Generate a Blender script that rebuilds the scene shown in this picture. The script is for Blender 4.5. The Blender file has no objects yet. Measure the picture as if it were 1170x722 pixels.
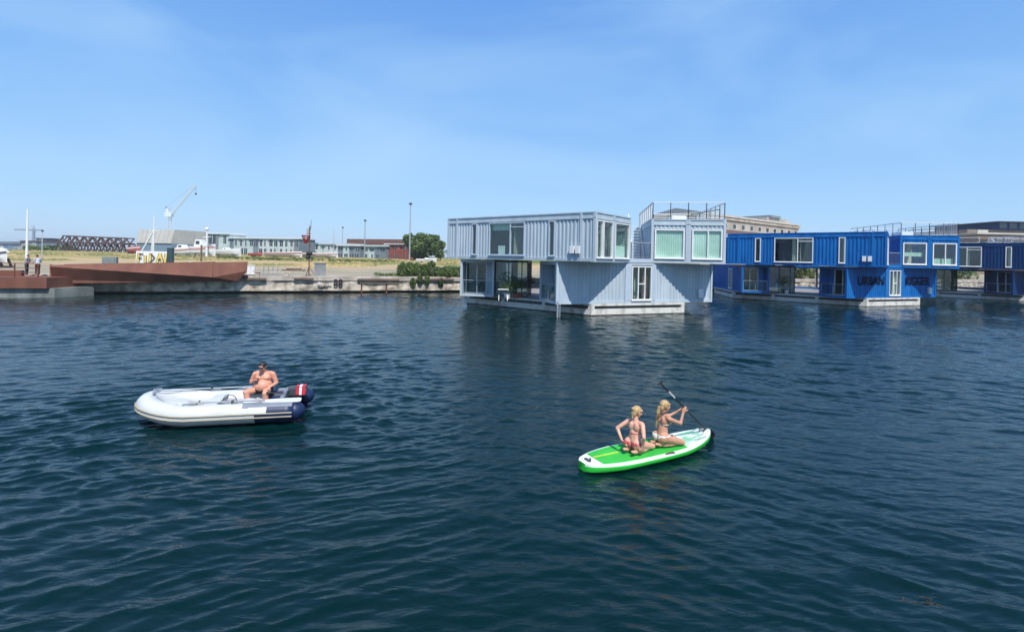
import bpy, bmesh, math, random
import numpy as np
from mathutils import Vector, Matrix, noise
random.seed(7); rng = np.random.default_rng(11)
R = math.radians
S = bpy.context.scene
COL = S.collection

# ------------------------------------------------------------------ camera, sky, sun, exposure
F, HC, ROLL, PX, PY = 561.0, 3.48, 0.0212, 585.7, 295.6       # focal length in photo pixels, eye height, roll
cam = bpy.data.cameras.new('camera'); camo = bpy.data.objects.new('camera', cam); COL.objects.link(camo)
cam.sensor_width = 36; cam.lens = 36 * F / 1170
cam.shift_x = (585 - PX) / 1170; cam.shift_y = (PY - 361) / 1170
cam.clip_start = .1; cam.clip_end = 6000
camo.matrix_world = Matrix.Translation((0, 0, HC)) @ Matrix.Rotation(R(90), 4, 'X') @ Matrix.Rotation(ROLL, 4, 'Z')
S.camera = camo
S.render.resolution_x = 1024; S.render.resolution_y = 631

SUN_EL = R(55.9); sx, sy = .316, -.949
world = bpy.data.worlds.new('World'); S.world = world; world.use_nodes = True
wn, wl = world.node_tree.nodes, world.node_tree.links
wn.clear()
sky = wn.new('ShaderNodeTexSky'); sky.sky_type = 'NISHITA'; sky.sun_disc = False
sky.sun_elevation = SUN_EL; sky.sun_rotation = math.atan2(sx, sy)
sky.altitude = 0; sky.air_density = 1.0; sky.dust_density = .25; sky.ozone_density = 2.0
bgd = wn.new('ShaderNodeBackground'); bgd.inputs[1].default_value = .125
wo = wn.new('ShaderNodeOutputWorld')
tc = wn.new('ShaderNodeTexCoord'); mp = wn.new('ShaderNodeMapping'); mp.inputs['Scale'].default_value = (1, 1.3, 3.2)
mp.inputs['Rotation'].default_value = (0, R(25), R(20))
nz = wn.new('ShaderNodeTexNoise'); nz.inputs['Scale'].default_value = 1.5; nz.inputs['Detail'].default_value = 5; nz.inputs['Roughness'].default_value = .5
nz.inputs['Distortion'].default_value = .5
cr = wn.new('ShaderNodeValToRGB'); cr.color_ramp.elements[0].position = .46; cr.color_ramp.elements[0].color = (0, 0, 0, 1)
cr.color_ramp.elements[1].position = .78; cr.color_ramp.elements[1].color = (.5, .5, .5, 1)
mx = wn.new('ShaderNodeMix'); mx.data_type = 'RGBA'; mx.inputs[7].default_value = (2.9, 4.3, 5.7, 1)     # thin high cirrus
wl.new(tc.outputs['Generated'], mp.inputs[0]); wl.new(mp.outputs[0], nz.inputs[0]); wl.new(nz.outputs[0], cr.inputs[0])
sz = wn.new('ShaderNodeSeparateXYZ'); wl.new(tc.outputs['Generated'], sz.inputs[0])
gr_ = wn.new('ShaderNodeValToRGB'); e_ = gr_.color_ramp.elements; SK = 6.0      # summer haze: pale towards the horizon
e_[0].position = 0; e_[0].color = (.10, .20, .26, 1); e_[1].position = 1; e_[1].color = (.07, .20, .52, 1)
for p_, c_ in ((.495, (.12, .24, .32, 1)), (.502, (.33, .59, .88, 1)), (.56, (.28, .54, .88, 1)), (.64, (.19, .44, .86, 1)), (.74, (.115, .33, .80, 1))):
    q_ = e_.new(p_); q_.color = c_
ma_ = wn.new('ShaderNodeMath'); ma_.operation = 'MULTIPLY_ADD'; ma_.inputs[1].default_value = .5; ma_.inputs[2].default_value = .5
wl.new(sz.outputs[2], ma_.inputs[0]); wl.new(ma_.outputs[0], gr_.inputs[0])
sc_ = wn.new('ShaderNodeVectorMath'); sc_.operation = 'SCALE'; sc_.inputs['Scale'].default_value = SK; wl.new(gr_.outputs[0], sc_.inputs[0])
hz = wn.new('ShaderNodeMix'); hz.data_type = 'RGBA'; hz.inputs[0].default_value = .82
wl.new(sky.outputs[0], hz.inputs[6]); wl.new(sc_.outputs[0], hz.inputs[7])
wl.new(cr.outputs[0], mx.inputs[0]); wl.new(hz.outputs[2], mx.inputs[6]); wl.new(mx.outputs[2], bgd.inputs[0])
wl.new(bgd.outputs[0], wo.inputs[0])

sun = bpy.data.lights.new('sun', 'SUN'); suno = bpy.data.objects.new('sun', sun); COL.objects.link(suno)
sun.energy = 3.6; sun.angle = R(.53); sun.color = (1, .955, .89)
sd = Vector((sx * math.cos(SUN_EL), sy * math.cos(SUN_EL), math.sin(SUN_EL)))
suno.rotation_euler = sd.to_track_quat('Z', 'Y').to_euler(); suno.location = (10, -20, 40)
S.view_settings.view_transform = 'Standard'; S.view_settings.look = 'None'
S.view_settings.exposure = 0.58; S.view_settings.gamma = 1; S.view_settings.use_curve_mapping = False
S.render.engine = 'CYCLES'
S.cycles.max_bounces = 8; S.cycles.transparent_max_bounces = 12

# ------------------------------------------------------------------ helpers
def at(px, py, Y):
    """world point at depth Y seen at photo pixel (px, py)"""
    c, s = math.cos(ROLL), math.sin(ROLL); dx, dy = px - PX, py - PY
    u = c * dx + s * dy; v = -s * dx + c * dy
    return Vector((u / F * Y, Y, HC - v / F * Y))
def ground(px, py, z):
    c, s = math.cos(ROLL), math.sin(ROLL); dx, dy = px - PX, py - PY
    v = -s * dx + c * dy
    return at(px, py, F * (HC - z) / v)

def inp(b, *names):
    for n in names:
        if n in b.inputs: return b.inputs[n]
MATS = {}
def mat(name, col, rough=.6, metal=0, var=.12, scale=3., bump=0., bscale=None, col2=None, streak=None, spec=None, sss=0, detail=5, contrast=(.35, .65)):
    """principled material whose base colour wanders between col and col2 by noise"""
    if name in MATS: return MATS[name]
    m = bpy.data.materials.new(name); m.use_nodes = True
    n, l = m.node_tree.nodes, m.node_tree.links
    b = n['Principled BSDF']; b.inputs['Roughness'].default_value = rough; b.inputs['Metallic'].default_value = metal
    if spec is not None: inp(b, 'Specular IOR Level').default_value = spec
    if sss:
        inp(b, 'Subsurface Weight').default_value = sss; inp(b, 'Subsurface Radius').default_value = (.02, .008, .004)
    if col2 is None: col2 = tuple(min(1, c * (1 + var)) for c in col); col = tuple(c * (1 - var) for c in col)
    t = n.new('ShaderNodeTexCoord'); mpn = n.new('ShaderNodeMapping')
    l.new(t.outputs['Object'], mpn.inputs[0])
    if streak: mpn.inputs['Scale'].default_value = streak
    nt = n.new('ShaderNodeTexNoise'); nt.inputs['Scale'].default_value = scale; nt.inputs['Detail'].default_value = detail
    l.new(mpn.outputs[0], nt.inputs[0])
    r = n.new('ShaderNodeValToRGB'); r.color_ramp.elements[0].position = contrast[0]; r.color_ramp.elements[1].position = contrast[1]
    r.color_ramp.elements[0].color = (*col, 1); r.color_ramp.elements[1].color = (*col2, 1)
    l.new(nt.outputs[0], r.inputs[0]); l.new(r.outputs[0], b.inputs['Base Color'])
    if bump:
        bn = n.new('ShaderNodeTexNoise'); bn.inputs['Scale'].default_value = bscale or scale * 4; bn.inputs['Detail'].default_value = 6
        l.new(t.outputs['Object'], bn.inputs[0])
        bp = n.new('ShaderNodeBump'); bp.inputs['Strength'].default_value = 1; bp.inputs['Distance'].default_value = bump
        l.new(bn.outputs[0], bp.inputs['Height']); l.new(bp.outputs[0], b.inputs['Normal'])
    MATS[name] = m; return m
def glass_mat(name, tint, refl=1.5, rough=.02):
    if name in MATS: return MATS[name]
    m = bpy.data.materials.new(name); m.use_nodes = True
    n, l = m.node_tree.nodes, m.node_tree.links; n.clear()
    o = n.new('ShaderNodeOutputMaterial'); mixs = n.new('ShaderNodeMixShader'); lw = n.new('ShaderNodeLayerWeight'); lw.inputs[0].default_value = .5; pw = n.new('ShaderNodeMath'); pw.operation = 'POWER'; pw.inputs[1].default_value = 4
    fr = n.new('ShaderNodeMath'); fr.operation = 'MULTIPLY_ADD'; fr.inputs[1].default_value = .85; fr.inputs[2].default_value = ((refl-1)/(refl+1))**2*1.3
    l.new(lw.outputs['Facing'], pw.inputs[0]); l.new(pw.outputs[0], fr.inputs[0])
    tr = n.new('ShaderNodeBsdfTransparent'); tr.inputs[0].default_value = (*tint, 1)
    g = n.new('ShaderNodeBsdfGlossy'); g.inputs['Roughness'].default_value = rough; g.inputs[0].default_value = (.95, .97, 1, 1)
    t = n.new('ShaderNodeTexCoord'); nt = n.new('ShaderNodeTexNoise'); nt.inputs['Scale'].default_value = .9
    bp = n.new('ShaderNodeBump'); bp.inputs['Distance'].default_value = .01
    l.new(t.outputs['Object'], nt.inputs[0]); l.new(nt.outputs[0], bp.inputs['Height']); l.new(bp.outputs[0], g.inputs['Normal'])
    l.new(fr.outputs[0], mixs.inputs[0]); l.new(tr.outputs[0], mixs.inputs[1]); l.new(g.outputs[0], mixs.inputs[2]); l.new(mixs.outputs[0], o.inputs[0])
    MATS[name] = m; return m

def tag(o, label=None, cat=None, group=None, kind=None):
    if label: o['label'] = label
    if cat: o['category'] = cat
    if group: o['group'] = group
    if kind: o['kind'] = kind
    return o
def empty(name, loc=(0, 0, 0), rz=0, label=None, cat=None, group=None):
    o = bpy.data.objects.new(name, None); COL.objects.link(o); o.location = loc; o.rotation_euler = (0, 0, rz)
    o.empty_display_size = .2
    return tag(o, label, cat, group)
def copy_tree(o, parent=None):
    c = o.copy(); COL.objects.link(c); c.parent = parent
    for ch in o.children: copy_tree(ch, c)
    return c

class MB:
    def __init__(s): s.v = []; s.f = []; s.m = []
    def add(s, vs, fs, mi=0):
        k = len(s.v); s.v += [tuple(v) for v in vs]; s.f += [tuple(k + i for i in f) for f in fs]; s.m += [mi] * len(fs)
    def box(s, x0, x1, y0, y1, z0, z1, mi=0):
        s.add([(x0,y0,z0),(x1,y0,z0),(x1,y1,z0),(x0,y1,z0),(x0,y0,z1),(x1,y0,z1),(x1,y1,z1),(x0,y1,z1)],
              [(0,3,2,1),(4,5,6,7),(0,1,5,4),(1,2,6,5),(2,3,7,6),(3,0,4,7)], mi)
    def obox(s, o, ax, ay, a0, a1, b0, b1, z0, z1, mi=0):
        """box in a 2D frame: o origin, ax / ay unit vectors"""
        P = lambda a, b, z: (o[0] + ax[0]*a + ay[0]*b, o[1] + ax[1]*a + ay[1]*b, z)
        vs = [P(a0,b0,z0),P(a1,b0,z0),P(a1,b1,z0),P(a0,b1,z0),P(a0,b0,z1),P(a1,b0,z1),P(a1,b1,z1),P(a0,b1,z1)]
        s.add(vs, [(0,3,2,1),(4,5,6,7),(0,1,5,4),(1,2,6,5),(2,3,7,6),(3,0,4,7)], mi)
    def bar(s, p, q, w, h=None, mi=0):
        h = h or w; p, q = Vector(p), Vector(q); d = (q - p).normalized()
        up = Vector((0,0,1)) if abs(d.z) < .95 else Vector((0,1,0))
        a = d.cross(up).normalized() * w / 2; b = a.cross(d).normalized() * h / 2
        vs = [p-a-b,p+a-b,p+a+b,p-a+b,q-a-b,q+a-b,q+a+b,q-a+b]
        s.add(vs, [(0,3,2,1),(4,5,6,7),(0,1,5,4),(1,2,6,5),(2,3,7,6),(3,0,4,7)], mi)
    def tube(s, pts, r, seg=10, mi=0, caps=True, closed=False):
        pts = [Vector(p) for p in pts]; rs = r if hasattr(r, '__len__') else [r] * len(pts)
        n = len(pts); rings = []; prev = None
        for i, p in enumerate(pts):
            d = (pts[(i+1) % n] - pts[i-1]) if (closed or 0 < i < n-1) else (pts[1]-pts[0] if i == 0 else pts[-1]-pts[-2])
            d.normalize()
            if prev is None: a = d.cross(Vector((0,0,1)) if abs(d.z) < .9 else Vector((1,0,0))).normalized()
            else: a = (prev - d * prev.dot(d)).normalized()
            prev = a; b = d.cross(a)
            rings.append([p + (a*math.cos(t) + b*math.sin(t)) * rs[i] for t in [2*math.pi*k/seg for k in range(seg)]])
        vs = [v for rg in rings for v in rg]; fs = []
        for i in range(n if closed else n-1):
            j = (i+1) % n
            for k in range(seg): fs.append((i*seg+k, i*seg+(k+1)%seg, j*seg+(k+1)%seg, j*seg+k))
        if caps and not closed: fs.append(tuple(range(seg))[::-1]); fs.append(tuple((n-1)*seg+k for k in range(seg)))
        s.add(vs, fs, mi)
    def prism(s, poly, z0, z1, mi=0):
        n = len(poly); vs = [(x,y,z0) for x,y in poly] + [(x,y,z1) for x,y in poly]
        s.add(vs, [tuple(range(n))[::-1], tuple(range(n,2*n))] + [(i,(i+1)%n,n+(i+1)%n,n+i) for i in range(n)], mi)
    def ball(s, c, r, seg=12, ring=8, mi=0, rot=None):
        r = r if hasattr(r, '__len__') else (r, r, r); vs = []; fs = []
        c = Vector(c)
        for i in range(ring+1):
            th = math.pi*i/ring
            for k in range(seg):
                ph = 2*math.pi*k/seg; v = Vector((r[0]*math.sin(th)*math.cos(ph), r[1]*math.sin(th)*math.sin(ph), r[2]*math.cos(th)))
                if rot: v = rot @ v
                vs.append(c+v)
        for i in range(ring):
            for k in range(seg): fs.append((i*seg+k, (i+1)*seg+k, (i+1)*seg+(k+1)%seg, i*seg+(k+1)%seg))
        s.add(vs, fs, mi)
    def build(s, name, mats, parent=None, smooth=False, loc=None, rz=0, bevel=0):
        me = bpy.data.meshes.new(name); me.from_pydata([tuple(v) for v in s.v], [], s.f); me.validate()
        for m in (mats if isinstance(mats, (list, tuple)) else [mats]): me.materials.append(m)
        if len(me.polygons) == len(s.m): me.polygons.foreach_set('material_index', s.m)
        bm = bmesh.new(); bm.from_mesh(me)
        bmesh.ops.recalc_face_normals(bm, faces=bm.faces)
        bm.to_mesh(me); bm.free()
        if smooth: me.polygons.foreach_set('use_smooth', [True]*len(me.polygons))
        o = bpy.data.objects.new(name, me); COL.objects.link(o); o.parent = parent
        if loc is not None: o.location = loc
        if rz: o.rotation_euler = (0,0,rz)
        if bevel:
            b = o.modifiers.new('bevel', 'BEVEL'); b.width = bevel; b.segments = 2; b.limit_method = 'ANGLE'
        return o

# ------------------------------------------------------------------ water
def water_material():
    m = bpy.data.materials.new('harbour_water'); m.use_nodes = True
    n, l = m.node_tree.nodes, m.node_tree.links; b = n['Principled BSDF']
    b.inputs['Roughness'].default_value = .02; b.inputs['IOR'].default_value = 1.31
    g = n.new('ShaderNodeTexCoord')
    big = n.new('ShaderNodeTexNoise'); big.inputs['Scale'].default_value = .11; big.inputs['Detail'].default_value = 3
    l.new(g.outputs['Object'], big.inputs[0])
    r = n.new('ShaderNodeValToRGB'); r.color_ramp.elements[0].position = .35; r.color_ramp.elements[1].position = .68
    r.color_ramp.elements[0].color = (.0006, .0125, .0128, 1); r.color_ramp.elements[1].color = (.0008, .0150, .0175, 1)
    l.new(big.outputs[0], r.inputs[0]); l.new(r.outputs[0], b.inputs['Base Color'])
    def ripple(scale, stretch, rot, detail):
        mpn = n.new('ShaderNodeMapping'); mpn.inputs['Scale'].default_value = stretch; mpn.inputs['Rotation'].default_value = (0, 0, rot)
        t = n.new('ShaderNodeTexNoise'); t.inputs['Scale'].default_value = scale; t.inputs['Detail'].default_value = detail; t.inputs['Roughness'].default_value = .55
        t.inputs['Distortion'].default_value = .6
        l.new(g.outputs['Object'], mpn.inputs[0]); l.new(mpn.outputs[0], t.inputs[0]); return t
    a = ripple(2.2, (.45, 1.25, 1), R(12), 4); c = ripple(7.0, (.5, 1.15, 1), R(-16), 4)
    b1 = n.new('ShaderNodeBump'); b1.inputs['Strength'].default_value = 1; b1.inputs['Distance'].default_value = .036
    b2 = n.new('ShaderNodeBump'); b2.inputs['Strength'].default_value = 1; b2.inputs['Distance'].default_value = .013
    l.new(a.outputs[0], b1.inputs['Height']); l.new(c.outputs[0], b2.inputs['Height']); l.new(b1.outputs[0], b2.inputs['Normal'])
    l.new(b2.outputs[0], b.inputs['Normal'])
    return m
def make_water():
    rows = np.concatenate([[-60, -10, 0.5], 1.5 * np.exp(np.linspace(0, math.log(75), 1250)), [180, 400, 1500, 4000]])
    t = np.concatenate([[-9, -2.5], np.linspace(-1.22, 1.22, 860), [2.5, 9]])
    wdt = np.maximum(rows, 1.5) + 2.0
    X = t[None, :] * wdt[:, None]; Y = np.repeat(rows[:, None], len(t), 1)
    sp = np.maximum(.0033 * np.maximum(Y, 1), .01) * 1.0
    Z = np.zeros_like(X)
    # patches of livelier and calmer water
    amp = 1 + .35*np.sin(.31*X + .22*Y + 1) + .3*np.sin(-.17*X + .41*Y + 2.2) + .22*np.sin(.53*X - .12*Y)
    amp = np.clip(amp, .35, 1.9)
    wx = X + .35*np.sin(.6*Y + .5*X) ; wy = Y + .3*np.sin(.7*X - .33*Y)
    DX = np.zeros_like(X); DY = np.zeros_like(X)
    wA = 1/(1+np.exp(X/3.5)); wB = 1-wA                              # two crossing wave trains
    for i in range(190):
        L = math.exp(rng.uniform(math.log(.14), math.log(1.75))); fam = i % 2
        k = 2*math.pi/L; th = R((112 if fam else 70) + rng.normal(0, 17)); ph = rng.uniform(0, 6.28)
        A = .0028 * L**.88 * rng.uniform(.5, 1.2) * (.42 if L > .95 else 1.1 if L > .5 else 1.4)
        w = (.25+wA if fam else .25+wB)
        fade = np.clip((L/sp - 2.6) / 3, 0, 1)*amp*w*A
        q = k*(math.cos(th)*wx + math.sin(th)*wy) + ph
        Z += fade*np.cos(q); sn = fade*np.sin(q)*.85; DX -= math.cos(th)*sn; DY -= math.sin(th)*sn
    # small wakes: ring trains around the dinghy stern and the board
    for (cx, cy, L, A0, dec) in ((-3.9, 10.9, .42, .010, 1.6), (2.6, 8.6, .36, .007, 1.5)):
        d = np.sqrt((X-cx)**2 + (Y-cy)**2)
        Z += A0*np.exp(-d/dec)*np.sin(2*math.pi*d/L)
    msk = np.clip((110-Y)/60, 0, 1)*(np.abs(t)[None, :] < 1.3)*(Y > .6); Z *= msk; X = X+DX*msk; Y = Y+DY*msk
    v = np.stack([X, Y, Z], -1).reshape(-1, 3)
    nr, nc = X.shape; idx = np.arange(nr*nc).reshape(nr, nc)
    q = np.stack([idx[:-1,:-1], idx[:-1,1:], idx[1:,1:], idx[1:,:-1]], -1).reshape(-1, 4)
    me = bpy.data.meshes.new('water'); me.vertices.add(len(v)); me.vertices.foreach_set('co', v.ravel())
    me.loops.add(q.size); me.loops.foreach_set('vertex_index', q.ravel().astype(np.int32))
    me.polygons.add(len(q)); me.polygons.foreach_set('loop_start', (np.arange(len(q))*4).astype(np.int32))
    me.polygons.foreach_set('use_smooth', np.ones(len(q), dtype=bool)); me.update(); me.validate()
    o = bpy.data.objects.new('water', me); COL.objects.link(o); me.materials.append(water_material()); o['kind'] = 'structure'
make_water()

# ------------------------------------------------------------------ land and quay
QO = Vector((-21.7, 42.95)); QA = R(21.6); QD = Vector((math.cos(QA), math.sin(QA))); QN = Vector((-math.sin(QA), math.cos(QA)))
def qp(s, d, z=0): p = QO + QD*s + QN*d; return Vector((p.x, p.y, z))
def land_z(d): return 1.5 + .95*min(1, max(0, (d-12)/120))**1.2
def make_land():
    m = bpy.data.materials.new('field_ground'); m.use_nodes = True
    n, l = m.node_tree.nodes, m.node_tree.links; b = n['Principled BSDF']; b.inputs['Roughness'].default_value = .95
    inp(b, 'Specular IOR Level').default_value = .1
    g = n.new('ShaderNodeTexCoord'); sep = n.new('ShaderNodeSeparateXYZ'); l.new(g.outputs['Object'], sep.inputs[0])
    mpn = n.new('ShaderNodeMapping'); mpn.inputs['Scale'].default_value = (.35, 1, 1); l.new(g.outputs['Object'], mpn.inputs[0])
    def nzt(s, d):
        t = n.new('ShaderNodeTexNoise'); t.inputs['Scale'].default_value = s; t.inputs['Detail'].default_value = d; l.new(mpn.outputs[0], t.inputs[0]); return t
    A, B, C2 = nzt(.05, 6), nzt(.5, 6), nzt(3, 5)
    ad = n.new('ShaderNodeMath'); ad.operation = 'MULTIPLY_ADD'; ad.inputs[1].default_value = 70; l.new(A.outputs[0], ad.inputs[0]); l.new(sep.outputs[1], ad.inputs[2])
    mr = n.new('ShaderNodeMapRange'); mr.inputs[1].default_value = 58; mr.inputs[2].default_value = 150; l.new(ad.outputs[0], mr.inputs[0])
    r = n.new('ShaderNodeValToRGB'); e = r.color_ramp.elements
    e[0].position = 0; e[0].color = (.36, .31, .24, 1); e[1].position = 1; e[1].color = (.16, .18, .055, 1)
    for p_, c_ in ((.12, (.47, .35, .23, 1)), (.40, (.50, .37, .21, 1)), (.62, (.38, .31, .15, 1)), (.85, (.23, .22, .085, 1))):
        q = e.new(p_); q.color = c_
    l.new(mr.outputs[0], r.inputs[0])
    mx1 = n.new('ShaderNodeMix'); mx1.data_type = 'RGBA'; mx1.blend_type = 'MULTIPLY'; mx1.inputs[0].default_value = 1
    r2 = n.new('ShaderNodeValToRGB'); r2.color_ramp.elements[0].position = .3; r2.color_ramp.elements[1].position = .7
    r2.color_ramp.elements[0].color = (.62, .70, .6, 1); r2.color_ramp.elements[1].color = (1.15, 1.1, 1.05, 1)
    l.new(B.outputs[0], r2.inputs[0]); l.new(r.outputs[0], mx1.inputs[6]); l.new(r2.outputs[0], mx1.inputs[7]); l.new(mx1.outputs[2], b.inputs['Base Color'])
    bp = n.new('ShaderNodeBump'); bp.inputs['Distance'].default_value = .15; l.new(C2.outputs[0], bp.inputs['Height']); l.new(bp.outputs[0], b.inputs['Normal'])
    mb = MB(); ds = [1.1, 2, 3.5, 6, 10, 16, 25, 40, 60, 85, 110, 130, 160, 220, 350, 700, 2500]; ss = list(np.linspace(-80, 160, 61)) + [260, 600, 2500]
    ss = [-135] + ss
    rr = random.Random(3)
    vs = []
    for i, d in enumerate(ds):
        for s_ in ss:
            j = (rr.random()-.5)*.12*(1 if 1 < i < 12 else 0); vs.append((s_, d, land_z(d) + j))
    nc = len(ss); fs = [(i*nc+k, i*nc+k+1, (i+1)*nc+k+1, (i+1)*nc+k) for i in range(len(ds)-1) for k in range(nc-1)]
    mb.add(vs, fs); o = mb.build('ground', m, smooth=True, loc=(QO.x, QO.y, 0), rz=QA); o['kind'] = 'structure'
make_land()
m_quay = mat('quay_concrete', (.17, .135, .10), .9, scale=1.9, col2=(.58, .51, .41), bump=.10, bscale=2.5, streak=(.8, 1, .7), detail=10, contrast=(.30, .60))
m_cope = mat('coping_stone', (.33, .28, .23), .9, scale=.8, col2=(.54, .48, .41), bump=.03, bscale=4)
m_algae_shade = mat('dark_algae_and_shade', (.012, .014, .010), .7, scale=3, col2=(.035, .035, .022), bump=.02)
m_wood = mat('weathered_timber', (.10, .065, .045), .85, scale=2, col2=(.20, .14, .10), streak=(.3, 3, 3), bump=.01)
m_rust = mat('rusty_iron', (.10, .05, .035), .85, scale=4, col2=(.22, .11, .07))
def make_quay():
    mb = MB(); rr = random.Random(5); s0 = -95
    vs = []; cols = 420; zs = [.20, .45, .7, .95, 1.12]
    for i in range(cols+1):
        s_ = s0 + i*.6
        for z in zs:
            n_ = noise.noise(Vector((s_*.7, z*1.6, 3))) * .20 + noise.noise(Vector((s_*2.3, z*4, 9))) * .10
            vs.append((s_, -.05 - n_, z + (.05*noise.noise(Vector((s_*.5, 1, z))) if z < .3 else 0)))
    k = len(zs); mb.add(vs, [(i*k+j, (i+1)*k+j, (i+1)*k+j+1, i*k+j+1) for i in range(cols) for j in range(k-1)])
    mb.box(s0, s0+252, .02, 1.0, .21, 1.12)
    o = mb.build('quay_wall', m_quay, loc=(QO.x, QO.y, 0), rz=QA, smooth=True)
    tag(o, 'long weathered concrete quay wall with crumbling pale face along the water', 'quay wall')
    mb = MB(); x = s0
    while x < s0+250:
        w = rr.uniform(1.6, 2.6); dz = rr.uniform(-.03, .03); dy = rr.uniform(-.04, .04)
        mb.box(x, x+w-.02, -.16+dy, 1.12+.01, 1.123, 1.50+dz); x += w
    mb.build('coping', m_cope, o)
    mb = MB(); mb.box(s0, s0+250, .35, .9, -1.5, .205); mb.build('footing', m_algae_shade, o)  # near-black footing: shade of the undercut put into the algae colour
    # timber rubbing beams bolted to the face, steel frame of a landing
    for (a, b_, z) in ((-1.6, 0.2, 1.18), (2.4, 4.0, 1.2), (7.8, 11.6, 1.15), (13.2, 17, 1.2), (-13, -10.8, 1.15)):
        mb = MB(); mb.box(a, b_, -.34, -.17, z, z+.17); mb.build('rubbing_beam', m_wood, o)
    return o
quay = make_quay()
# sea-stained timber landing rail in front of the wall
t = empty('boat_landing', qp(8.3, 0), QA, 'low rusty iron mooring frame with two posts standing in front of the quay wall', 'landing')
mb = MB(); mb.box(-.3, 3.6, -.75, -.63, .86, .96); mb.build('rail', m_wood, t)
for x in (-.15, 2.1): mb = MB(); mb.tube([(x, -.55, -.8), (x, -.55, .95)], .07); mb.build('post', m_rust, t)

# faded marks on the quay face
m_wpaint = mat('white_paint', (.72, .72, .70), .7, scale=6, var=.1); m_bpaint = mat('black_paint', (.02, .02, .025), .6)
def strokes(name, lines, w, m, o, d=.012, parent=None, z=0):
    mb = MB()
    for ln in lines:
        for p, q in zip(ln[:-1], ln[1:]): mb.bar((p[0], 0, p[1]), (q[0], 0, q[1]), w, w if not d else d)
    return mb.build(name, m, parent)
# ------------------------------------------------------------------ houseboats
GA = R(21.45)
ZL0, ZL1, ZU0, ZU1, ZD = .74, 3.36, 3.42, 6.31, .64
m_white = mat('white_frame', (.74, .75, .74), .45, var=.04)
m_dark = mat('dark_steel', (.06, .065, .075), .5, metal=.3)
m_galv = mat('galvanised_steel', (.42, .44, .46), .5, metal=.5, var=.1)
m_hull = mat('concrete_hull', (.36, .33, .28), .85, scale=2.2, col2=(.66, .64, .58), bump=.008, streak=(1, 1, .5), contrast=(.28, .5), detail=8)
m_deck = mat('grey_decking', (.20, .19, .19), .8, scale=1, col2=(.30, .29, .28), streak=(8, .4, 1))
m_int = mat('interior_wall', (.42, .40, .36), .8); m_floor = mat('interior_floor', (.25, .16, .09), .6, streak=(1, 6, 1))
m_brown = mat('brown_curtain', (.22, .075, .035), .9, streak=(14, 14, .3)); m_cream = mat('cream_curtain', (.62, .55, .42), .9, scale=2, streak=(9, 9, .2), var=.2)
m_green = mat('pale_green_blind', (.52, .62, .55), .8, scale=.9, col2=(.74, .80, .75)); m_pine = mat('pine_frame', (.55, .40, .20), .6)
g_clear = glass_mat('window_glass', (.88, .96, .93)); g_dark = glass_mat('tinted_glass', (.5, .58, .58), 1.6); g_bal = glass_mat('balustrade_glass', (.86, .93, .92), 1.25)
PITCH = .27
def prof(s):
    t = (s % PITCH)/PITCH
    return 0 if t < .32 else (-.042*(t-.32)/.14 if t < .46 else (-.042 if t < .86 else -.042*(1-(t-.86)/.14)))
def corrugated(mb, o, ax, nrm, L, z0, z1, openings=(), mi=0):
    pts = {0., L}
    k = 0
    while k*PITCH < L:
        for f in (0, .32, .46, .86): 
            if k*PITCH + f*PITCH < L: pts.add(round(k*PITCH+f*PITCH, 4))
        k += 1
    for a, b, c, d in openings: pts |= {a, b}
    pts = sorted(pts)
    for a, b in zip(pts[:-1], pts[1:]):
        if b-a < 1e-4: continue
        mid = (a+b)/2; segs = [(z0, z1)]
        for oa, ob, za, zb in openings:
            if oa < mid < ob: segs = [x for x in ((z0, za), (zb, z1)) if x[1]-x[0] > .01]
        pa, pb = prof(a+1e-5), prof(b-1e-5)
        for za, zb in segs:
            P = lambda s_, off, z: (o[0]+ax[0]*s_+nrm[0]*off, o[1]+ax[1]*s_+nrm[1]*off, z)
            mb.add([P(a,pa,za),P(b,pb,za),P(b,pb,zb),P(a,pa,zb)], [(0,1,2,3)], mi)

def win(parent, o, ax, nrm, a, b, z0, z1, fm, gm, mull=(), back=None, fw=.07, name='window', proud=.03, transom=()):
    """a window: frame mesh with a pane below it; back = (material, share) hangs a curtain behind"""
    mb = MB(); inn = (-nrm[0], -nrm[1])
    mb.obox(o, ax, inn, a, a+fw, -proud, .12, z0, z1); mb.obox(o, ax, inn, b-fw, b, -proud, .12, z0, z1)
    mb.obox(o, ax, inn, a+fw, b-fw, -proud, .12, z0, z0+fw); mb.obox(o, ax, inn, a+fw, b-fw, -proud, .12, z1-fw, z1)
    mb.obox(o, ax, inn, a-.02, b+.02, -proud-.05, .02, z0-.04, z0-.003)
    for m_ in mull: mb.obox(o, ax, inn, m_-.035, m_+.035, -proud+.005, .115, z0+fw, z1-fw)
    for (ta, tb, tz) in transom: mb.obox(o, ax, inn, ta, tb, -proud+.008, .11, tz-.03, tz+.03)
    w = mb.build(name, fm, parent)
    mb = MB(); mb.obox(o, ax, inn, a+fw-.01, b-fw+.01, .045, .057, z0+fw-.01, z1-fw+.01); mb.build('pane', gm, w)
    for bk in (back or ()):
        m_, sa, sb, za, zb, dep = bk; mb = MB(); n_ = max(2, int((sb-sa)/.07)); vs = []
        for i in range(n_+1):
            s_ = sa + (sb-sa)*i/n_; off = dep + (.03 if i % 2 else 0)
            for z in (za, zb): vs.append((o[0]+ax[0]*s_+inn[0]*off, o[1]+ax[1]*s_+inn[1]*off, z))
        mb.add(vs, [(2*i, 2*i+2, 2*i+3, 2*i+1) for i in range(n_)]); mb.build('curtain', m_, w)
    return w

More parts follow.
